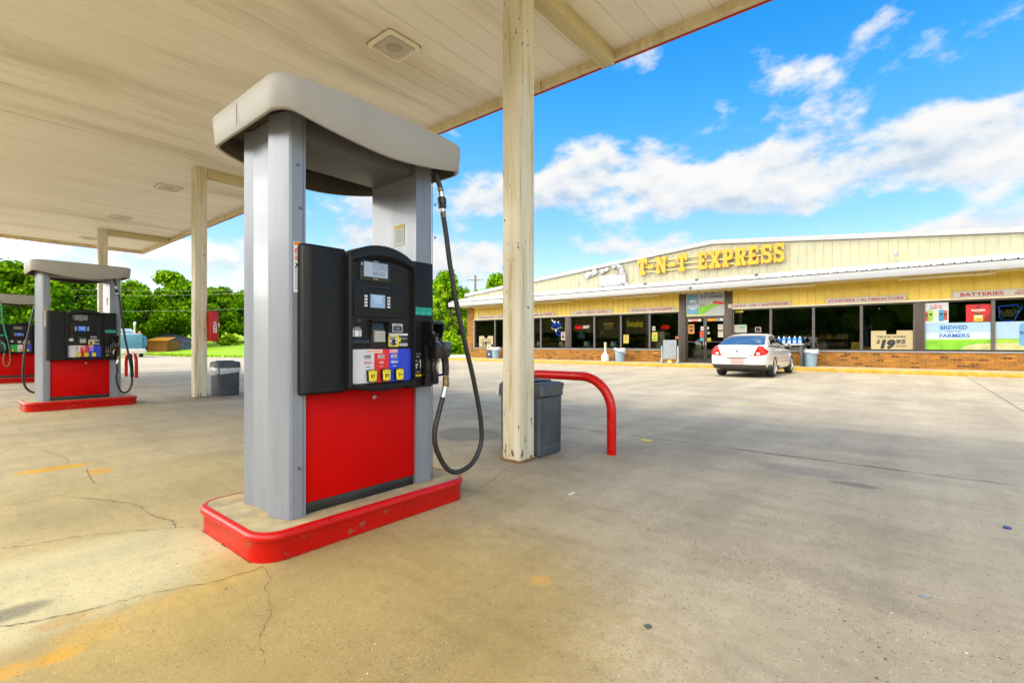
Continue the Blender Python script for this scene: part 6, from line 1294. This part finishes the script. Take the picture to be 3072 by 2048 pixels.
        for y in (1.45, 2.28):
            m = MB(); m.box(.875*sx-.022, .875*sx+.030, y-.09, y+.09, .865, .892, paint, .010); part('door_handle', m)
        m = MB(); m.box(min(sx*.86, sx*1.02), max(sx*.86, sx*1.02), 2.98, 3.10, .985, 1.10, paint, .025); m.box(min(sx*.90, sx*1.01), max(sx*.90, sx*1.01), 2.974, 2.979, 1.0, 1.085, pbr('mirror_glass', (.6, .62, .65), .05, metal=1)); part('wing_mirror', m)
        for y in (1.12, 3.97):
            wn = 'wheel'; wx = sx*.775; TY = pbr('tyre', (.028, .026, .025), .8, var=.2)
            m = MB(); m.lathe([(.20, -.11), (.30, -.11), (.322, -.085), (.325, -.03), (.318, -.028), (.318, -.020), (.325, -.018), (.325, .02), (.318, .021), (.318, .029), (.325, .03), (.322, .085), (.30, .11), (.22, .112), (.215, .09)], (wx, y, .325), TY, 40, axis=(1, 0, 0)); wo = part('wheel', m)
            m = MB(); ax = wx+sx*.085; RIM = pbr('alloy', (.62, .61, .58), .28, metal=.8, var=.1)
            m.lathe([(.218, -.01), (.224, .02), (.212, .026), (.20, .012), (.195, -.05), (.02, -.05)], (ax, y, .325), RIM, 32, axis=(sx, 0, 0))
            for k in range(5):
                a = R(72*k+20); 
                for da in (-.13, .13):
                    p0 = Vector((ax+sx*.005, y+.03*math.cos(a), .325+.03*math.sin(a))); p1 = Vector((ax+sx*.012, y+.205*math.cos(a+da), .325+.205*math.sin(a+da))); m.tube([p0, p1], [.026, .017], RIM, 6)
            m.lathe([(.045, 0), (.04, .016), (.01, .02)], (ax, y, .325), RIM, 16, axis=(sx, 0, 0)); part('rim', m, wo)
    for y in (1.12, 3.97): m = MB(); m.box(-.66, .66, y-.33, y+.33, .30, .70, INK); part('wheel_well', m)
    m = MB(); project(m, bb, [(-.90, .30), (-.86, .425), (.86, .425), (.90, .30), (.80, .245), (-.80, .245)], 'y', -1, 1, CARD, .008, 5); part('bumper_skirt', m)
    m = MB()
    for s_ in ([(-.52, .70), (-.46, .662), (.46, .662), (.52, .70)], [(-.62, 1.018), (.62, 1.018)], [(-.86, .66), (-.50, .66)], [(.50, .66), (.86, .66)]): strip(m, bb, s_, 'y', -1, 1, .007, pbr('seam_grey', (.16, .155, .15), .6))
    strip(m, bb, [(-.16, .985), (.16, .985)], 'y', -1, 1, .014, CARD, .004); part('boot_seam', m)
    m = MB(); strip(m, bb, [(-.30, .628), (.30, .628)], 'y', -1, 1, .025, CARD, .007); project(m, bb, [(-.20, .45), (.20, .45), (.20, .61), (-.20, .61)], 'y', -1, 1, pbr('plate_pink', (.58, .30, .27), .5, var=.1), .010, 2); part('number_plate', m)
    m = MB(); project(m, bb, [(-.035, .87), (.035, .87), (.008, .845), (.006, .80), (-.006, .80), (-.008, .845)], 'y', -1, 1, CARD, .006, 1); project(m, bb, [(-.025, .735), (.025, .735), (0, .700)], 'y', -1, 1, CARD, .006, 1)
    project(m, bb, [(-.42, .705), (-.22, .705), (-.22, .718), (-.42, .718)], 'y', -1, 1, pbr('badge_gold', (.50, .45, .28), .35, metal=.5), .006, 1); project(m, bb, [(.34, .698), (.44, .698), (.44, .718), (.34, .718)], 'y', -1, 1, pbr('badge_chrome', (.35, .35, .35), .3, metal=.8), .006, 1); part('badge', m)
    m = MB(); m.tube([(-.60, .35, .27), (-.60, .04, .265)], .032, CHROME, 12); m.tube([(-.60, .10, .265), (-.60, .036, .265)], .024, INK, 12); part('exhaust_tip', m)
    m = MB(); m.box(-.68, .68, .5, 4.4, .17, .24, INK); part('underbody', m)
    for sx in (-.38, .38):
        m = MB(); m.box(sx-.14, sx+.14, 1.05, 1.12, 1.02, 1.22, pbr('seat_grey', (.30, .30, .32), .7), .03); part('headrest', m)
    return c
sedan((-4.33, 16.62, .004), 0, 'white sedan parked nose to the curb in front of the doors', CARW)
sedan((-98.5, 41.8, 1.75), R(80), 'distant pale car on the lawn slope behind the near pump', pbr('car_silver', (.62, .66, .70), .3, var=.03, coat=.6))

# ------------------------------------------------------------------ far left: truck, sheds
TK = pbr('truck_teal', (.055, .20, .27), .4, var=.15, scale=1.5, coat=.3, dirt=(.12, .25, .28), dirt_amt=.4)
tx, ty = -48.2, 10.85
tr = empty('old_truck', (tx, ty, 0), 'old blue-teal truck with white bumper and tall exhaust stack behind the second pump', 'truck'); tr.rotation_euler = (0, 0, R(76))
m = MB(); m.box(-1.5, .55, .0, 2.6, .62, 1.80, TK, .10, 3); m.box(-1.45, .50, .30, 2.6, 1.81, 1.90, pbr('truck_white', (.60, .62, .62), .4), .03); m.build('hood', tr)
m = MB(); m.box(-1.45, -.05, 1.6, 3.4, 1.905, 2.05, TK, .05); m.rings([[(-1.4, 1.7, 2.05), (-.10, 1.7, 2.05), (-.10, 3.3, 2.05), (-1.4, 3.3, 2.05)], [(-1.2, 2.0, 2.32), (-.30, 2.0, 2.32), (-.30, 3.2, 2.32), (-1.2, 3.2, 2.32)]], pbr('truck_white', (.60, .62, .62), .4), False, True); m.build('cab', tr)
m = MB(); m.prism([(-1.3, 1.72, 2.08), (-.18, 1.72, 2.08), (-.36, 1.94, 2.29), (-1.12, 1.94, 2.29)], (0, -.01, .01), pbr('truck_glass', (.20, .30, .34), .1, coat=1)); m.build('windscreen', tr)
m = MB(); m.tube(smooth_path([(.56, .35, .62), (.62, .42, 1.2), (.60, .6, 1.46), (.56, 1.1, 1.54), (.56, 1.7, 1.40), (.58, 2.0, .9)], 4), [.10]*2+[.2]*17+[.12]*2, TK, 12); m.build('fender', tr)
m = MB(); m.box(-1.9, .78, -.28, -.02, .28, .60, pbr('bumper_cream', (.60, .54, .42), .5, var=.15), .03); m.box(-1.5, .70, -.10, .05, .60, .68, pbr('truck_white', (.60, .62, .62), .4), .02); m.build('bumper', tr)
m = MB(); m.tube([(-.02, 1.4, 1.85), (-.02, 1.4, 2.62)], .075, CHROME, 12); m.tube([(-.02, 1.4, 2.60), (-.02, 1.4, 2.78), (.02, 1.34, 2.84)], .085, pbr('stack_white', (.75, .75, .75), .3), 12); m.build('exhaust_stack', tr)
m = MB(); m.lathe([(.02, -.10), (.08, -.06), (.095, 0), (.08, .07), (.02, .10)], (.34, .2, 1.98), pbr('signal_orange', (.75, .28, .12), .3), 16); m.build('signal_lamp', tr)
for wx in (.42, -1.4):
    m = MB(); m.lathe([(.25, -.14), (.46, -.14), (.5, -.09), (.5, .09), (.46, .14), (.25, .14)], (wx, 1.0, .5), pbr('tyre', (.028, .026, .025), .8, var=.2), 28, axis=(1, 0, 0)); m.build('wheel', tr)
def gable(nm, label, loc, rot, L_, D, h, rise, wall, roof, split=.5, extra=None):
    b = empty(nm, loc, label, 'shed'); b.rotation_euler = (0, 0, rot)
    m = MB(); P = [(0, 0, -.5), (L_, 0, -.5), (L_, 0, h), (L_*split, 0, h+rise), (0, 0, h)]
    m.prism(P, (0, D, 0), wall); m.build('wall', b)
    m = MB()
    for (a, za, q, zq) in ((L_*split, h+rise, L_+.15, h-.15*rise/(L_*(1-split))), (L_*split, h+rise, -.15, h-.15*rise/(L_*split))):
        m.prism([(a, -.12, za+.02), (q, -.12, zq+.02), (q, -.12, zq+.08), (a, -.12, za+.08)], (0, D+.24, 0), roof)
    m.build('roof', b); return b
s1 = gable('shed', 'blue-grey gabled shed on the lawn beside the orange barn', (-85.81, 20.05, -.05), R(39.45), 6.2, 4, 1.25, 1.15, pbr('shed_blue', (.085, .115, .16), .7, var=.1), pbr('shed_roof', (.06, .06, .065), .7), .5)
m = MB(); m.box(3.85, 4.7, -.03, .01, -.05, 1.05, pbr('shed_opening', (.02, .022, .03), .8)); m.build('door', s1)
s2 = empty('barn', (-80.17, 19.5, -.05), 'orange-brown shed with corrugated orange roof, behind the blue truck', 'shed'); s2.rotation_euler = (0, 0, R(39.45))
m = MB(); BW = pbr('barn_orange', (.24, .085, .008), .8, var=.2, scale=2, stretch=(4, 4, .3)); m.box(0, 2.63, 0, 2.4, -.2, 1.5, BW); m.build('wall', s2)
m = MB(); x = -.1
while x < 2.65: m.prism([(x, -.15, 1.50), (x+.14, -.15, 1.50), (x+.12, 1.6, 1.95), (x+.02, 1.6, 1.95)], (0, 0, .07), pbr('barn_roof', (.55, .24, .01), .6, var=.15)); x += .17
m.build('roof', s2)
s3 = gable('house', 'small tan house glimpsed on the slope behind the near pump', (-103.5, 42.5, 2.0), R(39.45), 6, 5, 2.4, 1.2, pbr('house_tan', (.58, .46, .26), .7, var=.08), pbr('house_roof', (.30, .26, .2), .8)); s3['category'] = 'house'

# ------------------------------------------------------------------ trees
LEAF = [leaf_mat('leaf_maple', (.03, .10, .003), (.125, .30, .005), (.34, .52, .012)), leaf_mat('leaf_oak', (.026, .09, .004), (.105, .26, .006), (.28, .46, .012)), leaf_mat('leaf_cedar', (.07, .17, .008), (.20, .36, .010), (.42, .55, .02)), leaf_mat('leaf_bush', (.08, .19, .006), (.22, .38, .008), (.45, .54, .02))]
BARK = pbr('bark', (.085, .062, .042), .9, var=.3, scale=8, stretch=(4, 4, .6), bump=.6, bscale=12)
CROWNS = {}
def crown_mesh(kind, seed):
    key = (kind, seed)
    if key in CROWNS: return CROWNS[key]
    r = random.Random(seed*13+kind); lobes = []
    if kind == 2:      # conical, layered
        for i in range(46):
            t = r.random(); rad = (1-t)**.8*.34+.04; a = r.uniform(0, 6.3); q = rad*r.uniform(.3, 1)
            lobes.append((q*math.cos(a), q*math.sin(a), .06+.92*t, r.uniform(.07, .13)*(1.15-t*.6), .55))
        n = 7000; ls = .030
    elif kind == 3:    # bush
        for i in range(12):
            a = r.uniform(0, 6.3); q = r.uniform(0, .42); lobes.append((q*math.cos(a), q*math.sin(a), r.uniform(.15, .75)*(1-q*.7), r.uniform(.16, .26), .8))
        n = 3200; ls = .05
    else:
        for i in range(64):
            a = r.uniform(0, 6.3); t = r.random(); z = .20+.74*t
            env = math.sin(math.pi*min(1, max(0, (z-.10)/.92))**.8)*.46+.02
            q = env*math.sqrt(r.uniform(.1, 1)); lobes.append((q*math.cos(a)*r.uniform(.85, 1.1), q*math.sin(a), z+r.uniform(-.03, .03), r.uniform(.075, .155), .8))
        n = 17000; ls = .0255
    m = MB(); tot = sum(l[3]**2 for l in lobes)
    for (x, y, z, rad, fl) in lobes:
        for _ in range(int(n*rad*rad/tot)):
            d = Vector((r.gauss(0, 1), r.gauss(0, 1), r.gauss(0, 1))).normalized(); rr_ = rad*(r.random()**.35)*r.uniform(.8, 1.12)
            p = Vector((x+d.x*rr_, y+d.y*rr_, z+d.z*rr_*fl)); nn = (d+Vector((r.gauss(0, .5), r.gauss(0, .5), r.gauss(.35, .5)))).normalized()
            u = nn.cross(Vector((r.random()-.5, r.random()-.5, r.random()-.5))).normalized(); v = nn.cross(u); s = ls*r.uniform(.55, 1.25)
            m.add([p+u*s, p+(u*.3+v*.6)*s, p-(u*.75-v*.35)*s, p-(u*.8+v*.2)*s, p+(u*.15-v*.62)*s], [(0, 1, 2, 3, 4)], LEAF[kind])
    me = bpy.data.meshes.new('crown'); m.bm.to_mesh(me); m.bm.free(); me.materials.append(LEAF[kind])
    CROWNS[key] = me; return me
def tree(x, y, h, wd, kind, seed, name, label, group=None, trunk=True, tz=None, low=0.0):
    z = lawn_z(x, y) if tz is None else tz
    t = empty(name, (x, y, z-.05), label, 'tree' if kind != 3 else 'bush', group); r = random.Random(seed)
    o = bpy.data.objects.new('crown', crown_mesh(kind, seed % 3)); COL.objects.link(o); o.parent = t; o.scale = (wd, wd, h*(1-low)); o.location = (0, 0, h*low); o.rotation_euler = (0, 0, r.uniform(0, 6.3))
    if trunk:
        m = MB(); tr_ = h*.026+.05
        m.tube(smooth_path([(0, 0, -.1), (.02*h*r.uniform(-1, 1), 0, h*.15), (.02*h*r.uniform(-1, 1), .02*h, h*.36), (0, 0, h*.75)], 4), [tr_*1.5]+[tr_]*3+[tr_*.9]*3+[tr_*.7]*3+[tr_*.4]*2+[tr_*.2], BARK, 9)
        for k in range(6):
            a = r.uniform(0, 6.3); z0 = h*r.uniform(.2, .45); L_ = wd*r.uniform(.25, .38)
            m.tube(smooth_path([(0, 0, z0), (L_*.4*math.cos(a), L_*.4*math.sin(a), z0+h*.10), (L_*math.cos(a), L_*math.sin(a), z0+h*.24)], 3), [tr_*.5]*3+[tr_*.35]*3+[tr_*.15], BARK, 6)
        m.build('trunk', t)
    return t
TH = math.radians(39.45)
def world(u, d): # lateral pixel offset from the picture's middle at a given distance along the view
    a = (u-1536)/1457; return (-math.sin(TH)*d+math.cos(TH)*a*d, math.cos(TH)*d+math.sin(TH)*a*d)
TL = [ # u, distance, top row, crown width m, kind, low, label
 (50, 52, 787, 9.5, 1, .25, 'tall open oak behind the pump cut by the left edge'), (225, 60, 818, 10, 1, .22, 'oak with gaps in its crown, seen above the second pump'), (-60, 62, 850, 11, 0, .05, 'broad tree beyond the left edge of the lot'),
 (392, 68, 845, 8.5, 0, .12, 'bright green tree between the second pump and the round tree'), (515, 76, 818, 11.0, 0, .10, 'large round maple with dark trunk left of the far column'), (300, 74, 868, 10, 0, .05, 'leafy tree behind the second pump, right half'),
 (655, 84, 862, 10.5, 0, .04, 'dark green tree just right of the far column'), (745, 88, 868, 9.5, 1, .04, 'tree half hidden by the near pump'), (140, 72, 880, 10, 0, .02, 'low leafy tree behind the left pumps'), (590, 92, 872, 10, 1, .04, 'tree filling the gap beside the far column'), (450, 95, 880, 10, 1, .02, 'dark tree behind the large round maple'),
 (1345, 60, 812, 6.0, 0, .30, 'tall leafy tree over the left end of the store'), (1320, 56, 850, 5.5, 2, .0, 'light green cedar left of the store corner'), (1378, 58, 872, 5.0, 2, .0, 'cedar touching the store corner'), (1490, 72, 824, 8.0, 0, .1, 'tree top showing behind the store roof'),
 (1290, 60, 880, 5.5, 2, .0, 'cedar half hidden by the near pump hose'), (1230, 66, 900, 7, 0, .0, 'tree behind the near pump'), (860, 95, 880, 11, 0, .02, 'tree seen through the near pump frame'), (-180, 66, 840, 11, 1, .1, 'tree past the left edge')]
k = 0
for (u, d, v, wd, kind, low, lab) in TL:
    if lab in ('tree behind the near pump', 'tree seen through the near pump frame', 'tree past the left edge'): continue
    k += 1; x, y = world(u, d); z = lawn_z(x, y); top = 1.1+(1030-v)/1457*d
    tree(x, y, top-z, wd, kind, k, 'cedar_tree' if kind == 2 else 'leafy_tree', lab, 'trees beyond the lot')
for (u, d, v, wd, lab) in ((1335, 50, 975, 4.2, 'yellow-green bush below the cedars left of the store'), (1385, 52, 1000, 3.6, 'low bush against the left store corner'), (1295, 52, 985, 4, 'bush behind the near pump nozzle'), (265, 66, 985, 7, 'low bush behind the second pump'), (330, 70, 1000, 6, 'low bush under the trees right of the second pump'), (180, 64, 990, 7, 'low bush behind the left column of the second pump'), (100, 62, 985, 7, 'low yellow bush between the two left pumps'), (20, 60, 995, 7, 'low bush at the left edge'), (690, 80, 1000, 4, 'small bush right of the far column')):
    k += 1; x, y = world(u, d); z = lawn_z(x, y); top = 1.1+(1030-v)/1457*d
    tree(x, y, (top-z)*1.08, wd, 3, k, 'bush', lab, 'bushes beyond the lot', trunk=False)
def far_wood():
    r = random.Random(9); m = MB(); 
    for _ in range(5200):
        u = r.uniform(-350, 1420); d = r.uniform(112, 140); x, y = world(u, d); z0 = lawn_z(x, y); h = 8.5+2.0*noise.noise(Vector((u*.012, 0, 3)))+1.2*noise.noise(Vector((u*.05, 5, 0)))
        p = Vector((x, y, z0+h*math.sqrt(r.random())*1.0)); s = r.uniform(.5, 1.1); n = Vector((r.gauss(.5, .6), r.gauss(-.6, .6), r.gauss(.5, .5))).normalized(); a = n.cross(Vector((r.random(), r.random(), r.random()))).normalized(); b = n.cross(a)
        m.add([p+a*s, p+b*s*.7, p-a*s*.8, p-b*s*.7], [(0, 1, 2, 3)], LEAF[1])
    tag(m.build('far_wood', sharp=None), 'far belt of woodland closing the view beyond the lawn', 'wood', kind='stuff')
far_wood()
def roadside_wood():
    r = random.Random(19); m = MB()
    for _ in range(9000):
        x = r.uniform(-150, 60); y = -62+r.uniform(-8, 8); h = 13+3*noise.noise(Vector((x*.06, 2, 3)))
        p = Vector((x, y, h*r.random()**.8)); s = r.uniform(1.2, 2.2); n = Vector((r.gauss(0, .6), r.gauss(.8, .5), r.gauss(.4, .5))).normalized(); a = n.cross(Vector((r.random(), r.random(), r.random()))).normalized(); b = n.cross(a)
        m.add([p+a*s, p+b*s*.7, p-a*s*.8, p-b*s*.7], [(0, 1, 2, 3)], LEAF[1])
    tag(m.build('roadside_wood', sharp=None), 'belt of trees across the road, seen only mirrored in the store windows', 'wood', kind='stuff')
roadside_wood()
# tall grass where lawn meets lot
def verge():
    r = random.Random(21); m = MB(); pts = [(-64.5, 4.6), (-55.9, 13.3), (-46.2, 13.9), (-40.6, 16.0), (-30, 30.5), (-24.2, 33)]
    for a, b in zip(pts[:-1], pts[1:]):
        L_ = math.hypot(b[0]-a[0], b[1]-a[1])
        for _ in range(int(L_*34)):
            t = r.random(); x = a[0]+(b[0]-a[0])*t-abs(r.gauss(0, 1.2)); y = a[1]+(b[1]-a[1])*t+abs(r.gauss(0, 1.2)); h = r.uniform(.08, .28); q = r.uniform(0, 3.1); w_ = .05
            m.add([(x-w_*math.cos(q), y-w_*math.sin(q), -.03), (x+w_*math.cos(q), y+w_*math.sin(q), -.03), (x+r.gauss(0, .06), y+r.gauss(0, .06), h)], [(0, 1, 2)], LEAF[3])
    tag(m.build('rough_grass', sharp=None), 'rough grass tufts along the edge of the lot', 'grass', kind='stuff')
verge()
# utility pole and lines
WOOD = pbr('pole_wood', (.20, .155, .11), .9, var=.2, scale=4, stretch=(6, 6, .5))
px, py = world(1426, 60); c = (px, py, -.05); s = empty('utility_pole', c, 'wooden utility pole with two crossarms behind the store corner', 'utility pole')
m = MB(c); m.tube([(px, py, -.1), (px, py, 9.55)], [.17, .13], WOOD, 12); m.build('pole', s)
dx, dy = math.cos(R(36)), math.sin(R(36))
for z, hl in ((8.85, 1.0), (7.2, .95)):
    if z > 8: z = 8.95
    m = MB(c); a = hl if z > 8 else 1.3; m.tube([(px-dx*a, py-dy*a, z), (px+dx*a, py+dy*a, z-.05)], .07 if z < 8 else .04, WOOD, 8); m.build('crossarm', s)
    m = MB(c)
    for q in (-.9, -.5, .5, .9): m.lathe([(.04, z+.03), (.05, z+.10), (.03, z+.20)], (px+dx*a*q, py+dy*a*q, 0), pbr('insulator', (.35, .33, .30), .3), 10)
    m.build('insulator', s)
WIRE = pbr('wire_bright', (.32, .34, .26), .4, metal=.3)
for k, (z0, d1, z1, o) in enumerate(((8.9, 52, 7.4, .9), (8.9, 54, 6.7, -.9), (7.2, 50, 4.6, .8))):
    a = Vector((px+dx*o, py+dy*o, z0)); bx_, by_ = world(-260, d1); b = Vector((bx_, by_, z1)); P = []
    for i in range(25): t = i/24; p = a.lerp(b, t); p.z -= 1.6*4*t*(1-t)*.6; P.append(p)
    m = MB(); m.tube(P, .011, WIRE, 5); tag(m.build('power_line', sharp=None), ('upper', 'middle', 'lowest')[k]+' of the three thin power lines crossing in front of the left trees', 'power line', 'power lines')
